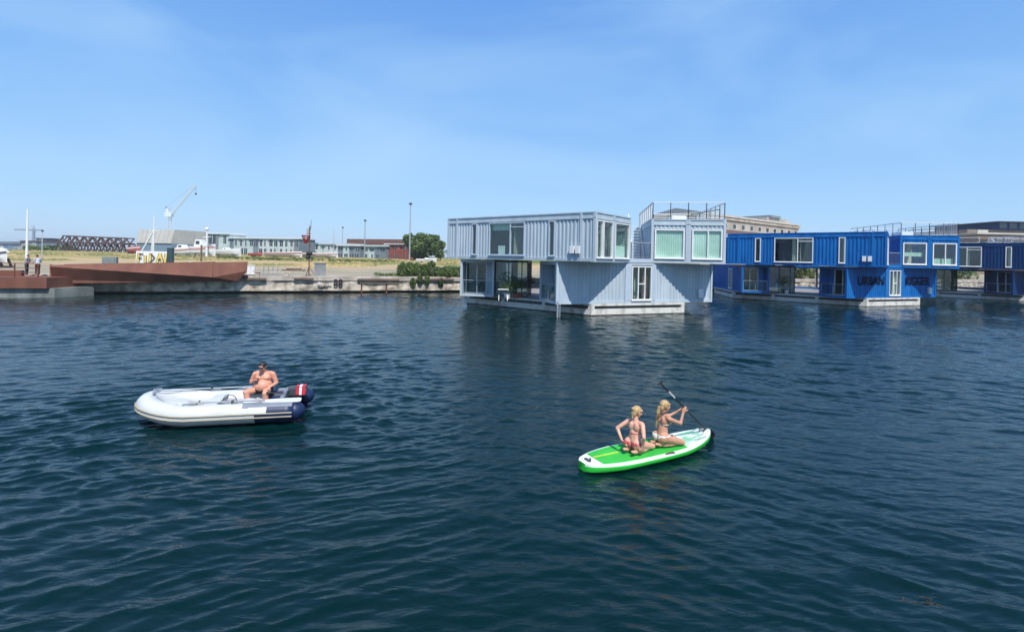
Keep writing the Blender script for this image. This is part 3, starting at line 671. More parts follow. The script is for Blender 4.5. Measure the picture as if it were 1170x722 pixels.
# ------------------------------------------------------------------ things on the quay
m_red = mat('red_paint', (.38, .03, .02), .5, scale=5, var=.2); m_teal = mat('dark_teal_paint', (.03, .065, .075), .6); m_lgrey = mat('light_grey_paint', (.42, .44, .45), .6)
m_black = mat('black_matt', (.015, .015, .017), .6)
def daymark():
    p = qp(3.6, .9, 1.5); t = empty('navigation_mark', p, QA, 'tall rusty harbour beacon pole with a red basket topmark standing on the quay', 'beacon')
    mb = MB(); mb.tube([(0,0,0),(0,0,4.6)], .055, 8); 
    for a in range(3): an = a*2.09; mb.bar((0,0,.9), (math.cos(an)*.5, math.sin(an)*.5, .0), .05)
    mb.build('pole', m_rust, t)
    mb = MB()
    for k in range(12):
        a = 2*math.pi*k/12; mb.bar((math.cos(a)*.1-.32, math.sin(a)*.1, 3.05), (math.cos(a)*.34-.32, math.sin(a)*.34, 3.7), .05)
    mb.tube([(math.cos(2*math.pi*k/16)*.34-.32, math.sin(2*math.pi*k/16)*.34, 3.68) for k in range(16)], .05, 6, closed=True)
    mb.tube([(-.32,0,2.95),(-.32,0,3.35)], [.12,.26], 10); mb.bar((-.4,0,3.5),(.05,0,3.5),.05); mb.build('topmark', m_red, t)
    mb = MB(); mb.tube([(-.15,0,3.9),(-.15,0,4.35)], .11, 10); mb.box(-.3,.12,-.03,.03,3.82,3.9); mb.build('lantern', m_lgrey, t)
    mb = MB(); mb.ball((.0,0,2.05), (.28,.22,.22)); mb.ball((-.1,0,1.72), (.22,.2,.18)); mb.box(-.5,.55,-.03,.03,1.9,1.98); mb.bar((.1,0,4.3),(.1,0,5.1),.035); mb.build('rope_bundle', m_black, t)
daymark()
o = MB(); o.box(-.5,.5,-.45,.45,0,1.15); o.box(-.56,.56,-.5,.5,1.15,1.2)
for i in range(5): o.box(-.46+.2*i,-.38+.2*i,-.47,-.45,.08,1.08)
t = o.build('meter_cabinet', mat('cabinet_grey', (.22, .235, .24), .6), loc=qp(4.55, 1.2, 1.5), rz=QA); tag(t, 'grey ribbed cabinet at the foot of the beacon pole on the quay', 'cabinet')
t = empty('electric_cabinet', qp(-1.2, 1.6, 1.5), QA, 'white cabinet at the right end of the rusty footbridge', 'cabinet')
mb = MB(); mb.box(-.55,.55,-.3,.3,.08,1.0); mb.box(-.6,.6,-.34,.34,1.0,1.06); mb.build('body', m_white, t)
mb = MB(); mb.box(-.02,.0,-.32,-.3,.1,.98); mb.box(.38,.42,-.33,-.3,.5,.62); mb.box(-.5,.5,-.28,.28,0,.08); mb.build('handle', m_dark, t); t.scale = (.55, .6, .85)
t = MB()
for i in range(4): t.tube([(i*.38, -.3, 0)] + [(i*.38, -.3*math.cos(a), .55+.32*math.sin(a)) for a in [math.pi*k/8 for k in range(9)]] + [(i*.38, .3, 0)], .022, 6)
t.bar((-.1,-.3,.04),(1.25,-.3,.04),.05); t.bar((-.1,.3,.04),(1.25,.3,.04),.05)
t = t.build('bicycle_rack', m_galv, loc=qp(-.2, 1.6, 1.5), rz=QA); tag(t, 'small hooped metal bicycle rack right of the white cabinet', 'bicycle rack')
t = MB(); t.prism([(-1.2,-.2),(1.1,-.25),(1.3,.2),(-1,.3)],0,.16); t.prism([(-.7,-.1),(.8,-.12),(.9,.15),(-.6,.2)],.161,.3)
t = t.build('timber_pile', m_wood, loc=qp(-.2+1.9, 14, 1.52), rz=QA); tag(t, 'low dark heap of timber lying on the sandy ground behind the quay', 'timber pile')
# low white bench-like slab by the cabinet
t = MB(); t.box(-1.4,1.6,-.3,.3,.28,.38); t.box(-1.2,-.9,-.25,.25,0,.278); t.box(1.1,1.4,-.25,.25,0,.278)
t = t.build('concrete_bench', m_cope, loc=qp(.5, .55, 1.5), rz=QA); tag(t, 'pale concrete bench on the quay edge in front of the white cabinet', 'bench')
# paint marks on the quay face (illegible white tag, black ring pair)
tg = MB(); base = [(0,.3,.35,.02),(.1,.02,.16,.33),(.3,.33,.42,.0),(.42,0,.62,.3),(.55,.3,.75,.05),(.7,.05,.95,.2),(.9,.32,1.15,.1),(.05,.16,1.2,.2),(.2,.1,.9,.08)]
for x0,z0,x1,z1 in base: tg.bar((x0,0,z0),(x1,0,z1),.10,.012)
t = tg.build('white_tag', m_wpaint, loc=qp(4.35, -.235, .66), rz=QA); tag(t, 'scrawled illegible white graffiti on the quay face below the beacon', 'graffiti')
tg = MB()
for cx, cz in ((0,.22),(0,.55),(.42,.22),(.42,.55)): tg.tube([(cx+.14*math.cos(2*math.pi*k/14),0,cz+.13*math.sin(2*math.pi*k/14)) for k in range(14)], .05, 6, closed=True)
t = tg.build('black_tag', m_bpaint, loc=qp(5.9, -.22, .55), rz=QA); tag(t, 'black ring-shaped graffiti beside the white scrawl on the quay face', 'graffiti')

# grey container box and graffiti shed on the field
t = MB(); t.box(-.62,.62,-.3,.3,0,1.3)
for i in range(4): t.box(-.55+.3*i,-.45+.3*i,-.33,-.3,.1,1.2)
t = t.build('storage_box', mat('box_grey', (.17,.20,.20),.6), loc=on_land(126, 52), rz=QA); t.location.z = 1.45; tag(t, 'dull grey storage box behind the rusty footbridge, left of the graffiti wall', 'storage box')
gp = on_land(175, 60); gp.z = 1.4
t = empty('graffiti_wall', gp, QA*.4, 'low white wall sprayed with yellow block letters behind the footbridge', 'wall')
mb = MB(); mb.box(-1.9,2.1,0,.25,0,2.05); mb.build('wall', m_wpaint, t)
m_yel = mat('yellow_spray', (.62,.45,.06),.7,scale=3,col2=(.75,.62,.2)); m_out = mat('black_spray', (.03,.02,.03),.7)
def glyph(lines, x, s):
    for (m_, w, y) in ((m_out, .34*s, -.03), (m_yel, .22*s, -.05)):
        mb = MB()
        for i,(a,b,c,d) in enumerate(lines): mb.bar((x+a*s, y-.002*i, .68+b*s*1.12), (x+c*s, y-.002*i, .68+d*s*1.12), w, .012)
        mb.build('lettering', m_, t)
glyph([(0,0,.1,1),(.1,1,.6,.95),(.05,.55,.45,.5)], -1.65, 1.0); glyph([(0,0,0,.75),(0,0,.3,.02)], -.85, 1.0)
glyph([(0,0,.1,1),(.1,1,.6,.55),(.6,.55,0,0)], -.35, 1.0); glyph([(0,0,.35,1),(.35,1,.6,0),(.12,.4,.5,.35)], .45, 1.0); glyph([(0,0,.1,1),(0,0,.4,.08)], 1.35, 1.0)
gp = on_land(195, 59); gp.z = 1.4
t = MB(); t.box(-.32,.3,-.2,.2,0,2.5)
for i in range(3): t.box(-.28+.22*i,-.2+.22*i,-.23,-.2,.1,2.4)
t = t.build('utility_cabinet', m_teal, loc=gp); tag(t, 'tall dark teal cabinet at the right end of the graffiti wall', 'cabinet')
gp = on_land(202, 56); gp.z = 1.45
t = MB(); 
prof_ = [(-1.5,0,.36),(-1,.3,.3),(0,.42,.26),(.9,.36,.28),(1.5,.0,.34)]
vs = []; 
for x,w,z in prof_: vs += [(x,-w,z),(x,-w*.6,.02),(x,w*.6,.02),(x,w,z)]
t.add(vs, [(i*4+j,(i+1)*4+j,(i+1)*4+j+1,i*4+j+1) for i in range(4) for j in range(3)] + [(i*4,(i+1)*4,(i+1)*4+3,i*4+3) for i in range(4)])
t = t.build('upturned_rowing_boat', mat('green_hull', (.02,.12,.06),.5), loc=gp, rz=.1); tag(t, 'small dark green boat lying on the grass right of the teal cabinet', 'boat')

def scooter(px, label, col, Y=55):
    p = on_land(px, Y); p.z = 1.45; t = empty('scooter', p, .3, label, 'scooter', 'scooters parked behind the footbridge'); m_ = mat(col[0], col[1], .4)
    mb = MB(); mb.box(-.6,.35,-.14,.14,.28,.42); mb.box(-.65,-.1,-.17,.17,.42,.75); mb.bar((.45,0,.3),(.3,0,1.0),.18,.3); mb.build('body', m_, t)
    for x in (-.5,.5): mb = MB(); mb.tube([(x+.2*math.cos(2*math.pi*k/14),0,.24+.2*math.sin(2*math.pi*k/14)) for k in range(14)], .06, 6, closed=True); mb.build('wheel', m_black, t)
    mb = MB(); mb.bar((.3,-.3,1.05),(.3,.3,1.05),.04); mb.build('handlebar', m_black, t)
scooter(214, 'white scooter parked behind the footbridge, right of the teal cabinet', ('white_frame', (.74,.75,.74)))
scooter(240, 'dark scooter parked behind the footbridge near its right end', ('black_matt', (.015,.015,.017)), 50)

# ------------------------------------------------------------------ far shore: masts, crane, trusses, buildings, boats ashore
def mast(px, ytop, Y, label, r=.06, name='lamp_post', cat='lamp post', m=None, head=True, z=None, group=None):
    b = on_land(px, Y); T = at(px, ytop, Y).z; t = empty(name, b, 0, label, cat, group)
    mb = MB(); mb.tube([(0,0,-.5),(0,0,T-b.z)], [r*1.4, r*.8], 7); mb.build('pole', m or m_galv, t)
    if head: mb = MB(); mb.ball((0,0,T-b.z), (r*3.2, r*3.2, r*2)); mb.build('head', m_dark, t)
mast(468, 233, 140, 'tallest thin light mast rising above the field left of the large bushy tree', .16, 'light_mast', 'mast')
mast(416.5, 252, 160, 'thin lamp mast above the brown-roofed terrace, second tallest', .15, 'light_mast', 'mast')
mast(391, 260, 190, 'short thin lamp mast above the pale green houses', .14, 'light_mast', 'mast')
mast(30.5, 239, 60, 'tall white flagpole standing behind the two people on the jetty', .10, 'flagpole', 'flagpole', m_white, False)
mast(48, 264, 75, 'short pale pole just right of the white flagpole', .06, 'pole', 'pole', m_lgrey)
mast(381, 262, 170, 'faint pale mast left of the short lamp mast', .10, 'light_mast', 'mast', m_lgrey, False)
m_crane = mat('crane_white', (.74,.78,.80),.5,var=.05)
def lattice(mb, p, q, w, n, mi=0, r=.14):
    p, q = Vector(p), Vector(q); d = (q-p); L = d.length; d.normalize(); a = d.cross(Vector((0,1,0))).normalized()*w/2; b = Vector((0,1,0))*w/2
    cs = [a+b, a-b, -a-b, -a+b]
    for c in cs: mb.bar(p+c, q+c, r)
    for i in range(n):
        u, v_ = p+d*L*i/n, p+d*L*(i+1)/n
        for k in range(4): mb.bar(u+cs[k], v_+cs[(k+1)%4], r*.7); mb.bar(u+cs[k], u+cs[(k+1)%4], r*.7)
def crane():
    Y = 420; b = on_land(193, Y); t = empty('tower_crane', b, 0, 'tall pale luffing crane with its jib raised to the right on the far shore', 'crane')
    z = lambda y: at(193, y, Y).z - b.z
    mb = MB(); lattice(mb, (0,0,0), (0,0,z(246)), 2.0, 12, r=.24); mb.build('tower', m_crane, t)
    mb = MB(); mb.box(-3.5,2.2,-1.5,1.5,z(248),z(243)); mb.box(-2.5,-.5,-1.3,1.3,z(243),z(238)); mb.build('cab', m_crane, t)
    J = at(224, 211.5, Y) - b
    mb = MB(); lattice(mb, (0,0,z(247)), (J.x, 0, J.z), 1.5, 16, r=.20); mb.build('jib', m_crane, t)
    mb = MB(); mb.bar((0,0,z(246)), (-3.2,0,z(237)), 1.0); mb.bar((-3.2,0,z(237)), (J.x*.9,0,J.z*.93+3), .07); mb.bar((J.x,0,J.z),(J.x,0,J.z-7),.15); mb.box(J.x-.6,J.x+.6,-.5,.5,J.z-8.4,J.z-7); mb.build('cable', m_dark, t)
crane()
def far_crane():
    Y = 900; b = on_land(38, Y); t = empty('tower_crane', b, 0, 'faint grey tower crane with a flat jib behind the white flagpole', 'crane')
    mb = MB(); h = at(38, 261, Y).z-b.z; lattice(mb, (0,0,0), (0,0,h), 2.4, 10, r=.9); mb.build('tower', mat('crane_grey', (.30,.34,.38),.6), t)
    mb = MB(); x0 = at(17,263,Y).x-b.x; x1 = at(49,263,Y).x-b.x; lattice(mb, (x0,0,h-3), (x1,0,h-3), 2.0, 14, r=.8); mb.bar((0,0,h+5),(x0*.7,0,h-2),.3); mb.bar((0,0,h),(0,0,h+5),1.2); mb.build('jib', MATS['crane_grey'], t)
far_crane()
def trusses():
    Y = 190; m_ = mat('brown_steel', (.085,.05,.045),.8,var=.2)
    b = on_land(107, Y); t = empty('steel_truss', b, 0, 'stacked dark brown steel bridge trusses lying on the far shore', 'bridge truss')
    def X(px): return at(px, 280, Y).x - b.x
    def Z(y, px=107): return at(px, y, Y).z - b.z
    mb = MB()
    for yy in (0, 3.2):
        x0, x1 = X(72), X(146); zt0, zt1, zb = Z(269.5,72), Z(272.5,146), Z(277.5)
        mb.bar((x0,yy,zt0),(x1,yy,zt1),.45); mb.bar((x0-1.2,yy,zb),(x1,yy,zb),.45)
        n_ = 15
        for i in range(n_):
            xa = x0+(x1-x0)*i/n_; xb = x0+(x1-x0)*(i+1)/n_; za = zt0+(zt1-zt0)*i/n_; zb_ = zt0+(zt1-zt0)*(i+1)/n_
            mb.bar((xa,yy,za if i%2 else zb),(xb,yy,zb if i%2 else zb_),.32)
            if i%3==0: mb.bar((xa,yy,zb),(xa,yy,za),.22)
        mb.bar((x0-2.2,yy,zb-1.5),(x0,yy,zt0),.35)
    mb.build('upper_truss', m_, t)
    mb = MB()
    for yy in (-2, .8, 3.4):
        x0, x1 = X(68), X(147); zt, zb = Z(278.5), .1; n_ = 22
        mb.bar((x0,yy,zt),(x1,yy,zt),.4); mb.bar((x0,yy,zb),(x1,yy,zb),.4)
        for i in range(n_):
            xa = x0+(x1-x0)*i/n_; xb = x0+(x1-x0)*(i+1)/n_; mb.bar((xa,yy,zt if (i+(yy>0))%2 else zb),(xb,yy,zb if (i+(yy>0))%2 else zt),.28)
    mb.build('lower_truss', m_, t)
trusses()
m_roofw = mat('white_roofing', (.72,.73,.72),.6,var=.05); m_pale = mat('pale_green_cladding', (.50,.58,.55),.6,scale=.3,var=.08); m_gclad = mat('grey_cladding', (.20,.235,.26),.6,scale=.5,var=.1)
m_wclad = mat('white_cladding', (.58,.60,.60),.6,scale=.4,var=.08); m_glz = mat('dark_glazing', (.03,.045,.055),.12,spec=.8,var=.3); m_brick = mat('red_brick', (.30,.07,.045),.85,scale=1,var=.2)
m_brownroof = mat('brown_roof', (.17,.08,.06),.8,var=.15); m_beige = mat('beige_panel', (.48,.45,.40),.8,scale=.4,var=.08); m_oldc = mat('old_concrete', (.34,.31,.27),.85,scale=.25,col2=(.48,.44,.38),streak=(1,1,2))
def row(px0, px1, ytop, Y0, Y1, label, bays, roof, name='row_house', cat='row of houses', depth=9, floors=2, lean=0, seed=1, clads=None, roofh=.5, over=.4, ybase=None):
    """a terrace seen across the field: wall, roof, then a window part per opening"""
    rr = random.Random(seed); a, b = on_land(px0, Y0), on_land(px1, Y1); L = (Vector((b.x,b.y))-Vector((a.x,a.y))).length; ang = math.atan2(b.y-a.y, b.x-a.x)
    H = at((px0+px1)/2, ytop, (Y0+Y1)/2).z - a.z
    t = empty(name, a, ang, label, cat); clads = clads or [m_wclad, m_gclad, m_pale]
    mb = MB(); bw = L/bays; fh = (H-roofh)/floors
    for i in range(bays): mb.box(i*bw, (i+1)*bw-.003, -(i % 2)*.25, depth, -.6, H-roofh, rr.choice([0,1,2,2,0]))
    mb.build('wall', clads, t)
    mb = MB(); mb.box(-over, L+over, -over-.3, depth+over, H-roofh+.002, H); mb.build('roof', roof, t)
    for i in range(bays):
        for f in range(floors):
            y = -(i % 2)*.25
            if rr.random() < .12: continue
            w = bw*rr.choice([.25,.4,.6]); x = i*bw+(bw-w)*rr.uniform(.3,.7); mb = MB(); mb.box(x, x+w, y-.06, y+.02, f*fh+.5, f*fh+fh-.5); mb.box(x+w*.48, x+w*.54, y-.09, y-.061, f*fh+.5, f*fh+fh-.5, 1)
            mb.build('window', [m_glz, m_white], t)
    return t
row(200, 262, 266, 205, 200, 'white-roofed low house at the left end of the long white terrace, behind the boats', 5, m_roofw, seed=3)
row(262, 342, 271.5, 200, 190, 'long white two-storey terrace with grey panels and flat white roof across the field', 14, m_roofw, seed=4)
row(341, 372, 277.5, 215, 215, 'low grey house with a flat roof just right of the long white terrace', 4, m_gclad, seed=6)
row(366, 399, 278, 190, 185, 'pale green two-storey house between the beacon and the brown-roofed terrace', 5, m_wclad, seed=5, clads=[m_pale, m_pale, m_wclad])
row(386, 412, 279.5, 165, 163, 'small pale grey house with dark windows in front of the brown-roofed terrace, left end', 4, m_wclad, seed=9, clads=[m_pale, m_wclad, m_gclad])
row(398, 468, 273.5, 215, 205, 'brown-roofed terrace with a white eaves line behind the grey houses', 13, m_brownroof, seed=7, roofh=2.2, clads=[m_brick, m_wclad, m_brick])
row(410, 441, 280, 165, 160, 'pale grey house with dark windows in front of the brown-roofed terrace, right end', 5, m_wclad, seed=8)
row(441, 466, 278.5, 162, 158, 'red brick row of houses immediately left of the large bushy tree', 6, m_wclad, seed=10, clads=[m_brick, m_brick, m_brick], roofh=.3)
row(-30, 22, 276, 330, 300, 'wide grey factory building at the far left edge behind the white van', 9, m_gclad, 'factory', 'factory', seed=11, clads=[m_lgrey, mat('steel_blue', (.20,.28,.36),.5), m_lgrey], floors=2, roofh=1.5, depth=20)
row(24, 46, 275, 300, 290, 'stepped grey building behind the white flagpole', 5, m_brownroof, 'office_building', 'building', seed=12, clads=[m_lgrey, m_gclad, m_beige], floors=3)
row(41, 53, 272, 320, 320, 'dark flat-roofed block right of the white flagpole', 3, m_dark, 'office_building', 'building', seed=13, clads=[m_gclad, m_dark, m_gclad], floors=3)
def tent():
    a = on_land(156, 170); b = on_land(198, 165); L = b.x-a.x; z0 = at(177, 278, 168).z-a.z; z1 = at(177, 262.5, 168).z-a.z
    t = empty('storage_hall', a, math.atan2(b.y-a.y, b.x-a.x), 'large beige translucent boat hall with a grey-blue lower wall', 'boat hall')
    mb = MB(); mb.box(0, L, 0, 14, -.6, z0); mb.build('lower_wall', mat('blue_grey_wall', (.20,.27,.34),.6), t)
    mb = MB(); mb.add([(0,-.3,z0+.003),(L,-.3,z0+.003),(L,.8,z1),(0,.8,z1),(0,14,z0+.003),(L,14,z0+.003),(L,13,z1),(0,13,z1)], [(0,1,2,3),(3,2,6,7),(0,3,7,4),(1,5,6,2),(4,7,6,5)])
    mb.build('roof', m_beige, t)
    for i in range(1, 8): x = L*i/8; mb = MB(); mb.bar((x,-.36,z0+.02),(x,.72,z1),.14,.06); mb.build('roof_rib', m_lgrey, t)
tent()
# white A-frame mast of a boat ashore
b = on_land(172, 150); t = empty('mast_crane', b, 0, 'white A-frame mast standing in front of the beige boat hall', 'mast')
mb = MB(); zt = at(175, 246, 150).z-b.z; zj = at(175, 263.5, 150).z-b.z
mb.tube([(.8,0,0),(.9,0,zt)], [.3,.14], 8); mb.bar((.8,0,zj),(-2.6,0,1),.32); mb.bar((.9,0,zj+.3),(.2,0,.5),.25); mb.bar((-.8,0,zj),(2.0,0,zj),.22); mb.build('frame', m_white, t)

def hull_boat(px0, px1, Y, h, label, mh, stripe=None, cabin=None, name='motor_boat', lift=.0, mastpx=None, seed=1):
    """a boat ashore: lofted hull, deck, optional stripe, cabin"""
    a, b = on_land(px0, Y), on_land(px1, Y); L = b.x-a.x; t = empty(name, ((a.x+b.x)/2, Y, a.z+lift), 0, label, 'boat', 'boats stored along the far side of the field')
    mb = MB(); N = 12; vs = []
    for i in range(N+1):
        u = i/N; x = -L/2+L*u; w = (.16*L)*min(1, 1.25*math.sin(math.pi*min(.98, .22+.78*(1-abs(2*u-1)**2.2)*.6)))*(1 if u < .8 else (1-u)/.2*.9+.1); sh = h*(1+.35*(u-.4)**2+(.25*u))
        w = min(w, 1.9)
        for k, (f, z) in enumerate(((1, 1), (.98, .72), (.8, .35), (.1, 0))): vs.append((x+(.12*L*(1-f)*-1 if u > .95 else 0), -w*f, sh*z))
        for k, (f, z) in enumerate(((.1, 0), (.8, .35), (.98, .72), (1, 1))): vs.append((x, w*f, sh*z))
    fs = [(i*8+k, (i+1)*8+k, (i+1)*8+(k+1)%8, i*8+(k+1)%8) for i in range(N) for k in range(8)] + [tuple(range(8)), tuple(range(N*8+7, N*8-1, -1))]
    mb.add(vs, fs); mb.build('hull', mh, t, smooth=False)
    if stripe:
        mb = MB()
        for i in range(N): A_, B_ = Vector(vs[i*8+1]), Vector(vs[(i+1)*8+1]); mb.bar(A_+Vector((0,-.05,.05*h)), B_+Vector((0,-.05,.05*h)), .05, .16*h)
        mb.build('stripe', stripe, t)
    if cabin:
        x0, x1, hh = cabin; mb = MB(); mb.add([(x0*L,-.9,h),(x1*L,-.9,h),(x1*L,.9,h),(x0*L,.9,h),(x0*L+.3,-.7,h+hh),(x1*L-.7,-.7,h+hh),(x1*L-.7,.7,h+hh),(x0*L+.3,.7,h+hh)], [(0,1,5,4),(1,2,6,5),(2,3,7,6),(3,0,4,7),(4,5,6,7)])
        c = mb.build('cabin', m_white, t); mb = MB(); mb.box(x0*L+.5, x1*L-1.0, -.9, -.8, h+hh*.4, h+hh*.8); mb.build('window', m_glz, c)
    mb = MB()
    for f in (-.25, .25): mb.bar((f*L,-1,-lift-.1),(f*L*.9,-.6,.4*h),.16); mb.bar((f*L,1,-lift-.1),(f*L*.9,.6,.4*h),.16); mb.bar((f*L,-1.1,-lift+.02),(f*L,1.1,-lift+.02),.2)
    mb.build('cradle', m_dark, t); return t
m_gel = mat('white_gelcoat', (.74,.74,.73),.35,var=.03); m_rs = mat('faded_red', (.48,.10,.08),.5); m_pink = mat('faded_pink', (.60,.30,.27),.6)
hull_boat(146, 160, 130, 1.6, 'red hull with a white bow lying between the trusses and the beige hall', m_rs, m_gel, name='boat_hull', lift=.5)
hull_boat(196, 222, 120, 1.7, 'white motor boat with a small cabin left of the white pilot mast', m_gel, m_pink, (-.2,.2,1.0), lift=.4)
hull_boat(218, 246, 118, 2.1, 'larger white motor cruiser with a tall cabin behind the footbridge', m_gel, m_pink, (-.3,.1,1.8), lift=.5)
hull_boat(243, 275, 122, 1.5, 'low white sailing hull ashore right of the motor cruiser', m_gel, None, (-.1,.15,.6), lift=.5)
hull_boat(304, 345, 125, 1.1, 'long white hull with a red gunwale ashore left of the beacon', m_gel, m_rs, None, lift=.6)
hull_boat(345, 386, 128, 1.1, 'long white hull with a pink stripe ashore right of the beacon', m_gel, m_pink, None, lift=.6)
hull_boat(476, 499, 120, .9, 'white boat lying upside down in front of the large bushy tree', m_gel, None, (-.1,.2,.3), lift=.1)
hull_boat(-14, 8, 50, 1.0, 'white motor boat with a dark keel ashore at the left edge behind the jetty', m_gel, m_dark, (-.2,.2,.6), lift=.5)
hull_boat(284, 300, 150, .9, 'small red hull in front of the long white terrace', m_rs, None, None, lift=.2)
b = on_land(236, 116); t = empty('radar_mast', b, 0, 'white pilot mast with a ball on top rising over the motor cruiser', 'mast')
mb = MB(); zt = at(236, 263, 116).z-b.z; mb.tube([(0,0,0),(0,0,zt)], [.28,.14], 8); mb.bar((-.9,0,zt-1.7),(1,0,zt-1.5),.14); mb.build('pole', m_white, t)
mb = MB(); mb.ball((-.05,0,zt+.25), .42); mb.build('radome', m_white, t)
b = on_land(230, 90); t = empty('dark_post', b, 0, 'dark wooden post with a crossbar behind the footbridge, before the boats', 'post')
mb = MB(); mb.bar((0,0,0),(0,0,3.0),.22); mb.bar((-.2,0,2.6),(2.2,0,2.8),.1); mb.build('post', m_wood, t)
# low scrub along the far side of the field
for i, (px, w_, lab) in enumerate(((275, 9, 'low green scrub in front of the long white terrace'), (330, 14, 'low green scrub in front of the red gunwale hull'), (420, 16, 'long strip of low scrub in front of the grey houses'))):
    p = on_land(px, 112); shrub(p, w_, 2.5, .8, lab, m_leaf2, 20+i, 1500, 8, sz=.16)

# big buildings behind the houseboats
def facade(px0, px1, ytop, Y0, Y1, label, m, name='warehouse', cat='warehouse', depth=30, bands=(), wins=None, roofm=None, zb=1.0):
    a, b = at(px0, 290, Y0), at(px1, 290, Y1); L = math.hypot(b.x-a.x, b.y-a.y); ang = math.atan2(b.y-a.y, b.x-a.x); H = at(px0, ytop, Y0).z-zb
    t = empty(name, (a.x, a.y, zb), ang, label, cat); mb = MB(); mb.box(0, L, 0, depth, 0, H); mb.build('wall', m, t)
    mb = MB(); mb.box(-.4, L+.4, -.5, depth+.4, H+.003, H+.5); mb.build('roof', roofm or m_beige, t)
    for i, (z, hh, m_) in enumerate(bands): mb = MB(); mb.box(-.2, L+.2, -.35, -.003, H-z-hh, H-z); mb.build('cornice', m_, t)
    if wins:
        n_, ww, wh, zz = wins
        for i in range(n_): x = L*(i+.5)/n_; mb = MB(); mb.box(x-ww/2, x+ww/2, -.12, -.02, H-zz-wh, H-zz); mb.build('window', m_glz, t)
    return t, L, H
m_umber = mat('brown_cladding', (.16,.10,.08),.8,var=.1)
t, L, H = facade(800, 912, 244.5, 118, 150, 'long beige concrete warehouse behind the grey and blue houseboats', m_oldc, bands=((3.2,1.0,m_umber),(.2,.5,m_cope)), wins=(12,1.1,.9,1.7), depth=16)
mb = MB(); mb.box(L*.70, L*.97, 2, 14, H+.503, H+1.9); mb.build('roof_house', m_oldc, t)
mb = MB(); mb.box(L*.72, L*.84, 1.5, 13, H+1.903, H+2.5); mb.build('roof_plant', m_gclad, t)
mb = MB(); mb.add([(0,-.4,H+.51),(L*.42,-.4,H+.51),(L*.0,7,H+1.9),(0,15,H+.51),(L*.42,15,H+.51)], [(0,1,2),(1,4,2),(4,3,2),(0,2,3)]); mb.build('grey_roof', m_gclad, t)
t, L, H = facade(1116, 1236, 267.5, 150, 150, 'stepped brown brick office block rising behind the navy houseboat', mat('taupe_brick', (.20,.165,.13),.8,scale=.5,var=.12), 'office_building', 'office building', bands=((1.2,.5,m_umber),(3.2,.5,m_umber)), wins=(10,2,1.0,1.9))
mb = MB(); mb.box(L*.02, L*.62, 4, 26, H+.503, H+1.7); mb.box(L*.12, L*.22, 3.9, 3.99, H+.7, H+1.6, 1); mb.build('upper_storey', [MATS['taupe_brick'], m_beige], t)
mb = MB(); mb.box(L*.29, L*.9, 3, 26, H+1.703, H+4.0, 0); mb.box(L*.25, L*.95, 1.5, 27, H+4.003, H+4.25, 1)
for i in range(5): mb.box(L*(.3+.1*i), L*(.37+.1*i), 2.9, 2.99, H+2.1, H+3.8, 2)
mb.build('penthouse', [m_navy, m_dark, m_glz], t)

# ------------------------------------------------------------------ plants and furniture on the grey houseboat deck
def hb_pt(x, y, origin=(2.71, 30.03)): c, s = math.cos(GA), math.sin(GA); return (origin[0]+c*x-s*y, origin[1]+s*x+c*y, .75)
def pot_plant(loc, h, w, label, m, seed, potm, group='potted plants on the houseboat decks'):
    rr = random.Random(seed); t = empty('potted_plant', loc, 0, label, 'potted plant', group)
    mb = MB(); mb.tube([(0,0,0),(0,0,.32)], [.13,.19], 10); mb.build('pot', potm, t)
    bl = [(rr.uniform(-.5,.5)*w, rr.uniform(-.5,.5)*w, .35+h*rr.uniform(.3,.8), w*.45, w*.45, h*.3) for _ in range(5)]
    leaves(bl, 420, .05, rr).build('foliage', m, t)
m_terra = mat('terracotta', (.36,.13,.07),.8)
pot_plant(hb_pt(-1.55, 4.2), 1.0, .6, 'leafy plant in a white pot on the deck before the glazed bay', m_leaf, 31, m_white)
pot_plant(hb_pt(-.9, 4.5), .9, .8, 'bushy plant in a terracotta pot in the middle of the open courtyard', m_leaf2, 32, m_terra)
pot_plant(hb_pt(-.35, 5.0), .8, .6, 'smaller plant in a terracotta pot at the right of the open courtyard', m_leaf, 33, m_terra)
pot_plant(hb_pt(-1.3, 5.2), 1.5, .8, 'tallest plant in a white pot at the back of the open courtyard', m_leaf, 34, m_white)
pot_plant(hb_pt(.6, 6.2), 1.1, .9, 'reddish bushy plant in a white pot deep in the grey courtyard', mat('red_leaves', (.12,.05,.03),.7,var=.3), 35, m_white)
for i, (x, y, h, l) in enumerate(((-.6,5.2,1.3,'tall leafy plant in the courtyard of the blue houseboat, left'),(.4,6,1.2,'leafy plant in the courtyard of the blue houseboat, right'))):
    pot_plant(hb_pt(x, y, (28.12,41.25)), h, .9, l, m_leaf2, 40+i, m_white)
t = empty('garden_chair', hb_pt(.45, 1.9), .3, 'white tubular garden chair on the balcony at the left end of the lit grey wall', 'chair')
t.location.z = ZL0+.17
mb = MB(); mb.box(-.22,.22,-.22,.22,.42,.45); mb.build('seat', m_white, t)
mb = MB(); mb.box(-.22,.22,.2,.23,.5,.85); mb.build('backrest', m_white, t)
for x in (-.2,.2):
    for y in (-.2,.2): mb = MB(); mb.bar((x,y,0),(x,y,.42),.03); mb.build('leg', m_white, t)
t = empty('folding_table', hb_pt(-2.3, 3.1), 0, 'small white folding table by the courtyard edge of the grey deck', 'table')
mb = MB(); mb.box(-.35,.35,-.25,.25,.7,.73); mb.build('tabletop', m_white, t)
for x in (-.28,.28): mb = MB(); mb.bar((x,-.2,0),(x,.2,.7),.03); mb.bar((x,.2,0),(x,-.2,.7),.03); mb.build('leg', m_galv, t)
p = hb_pt(.0, -.32)
t = MB(); t.tube([(0,0,-1.2),(0,0,.95)], .06, 8); t.tube([(.14,0,-1.2),(.14,0,.8)], .03, 6)
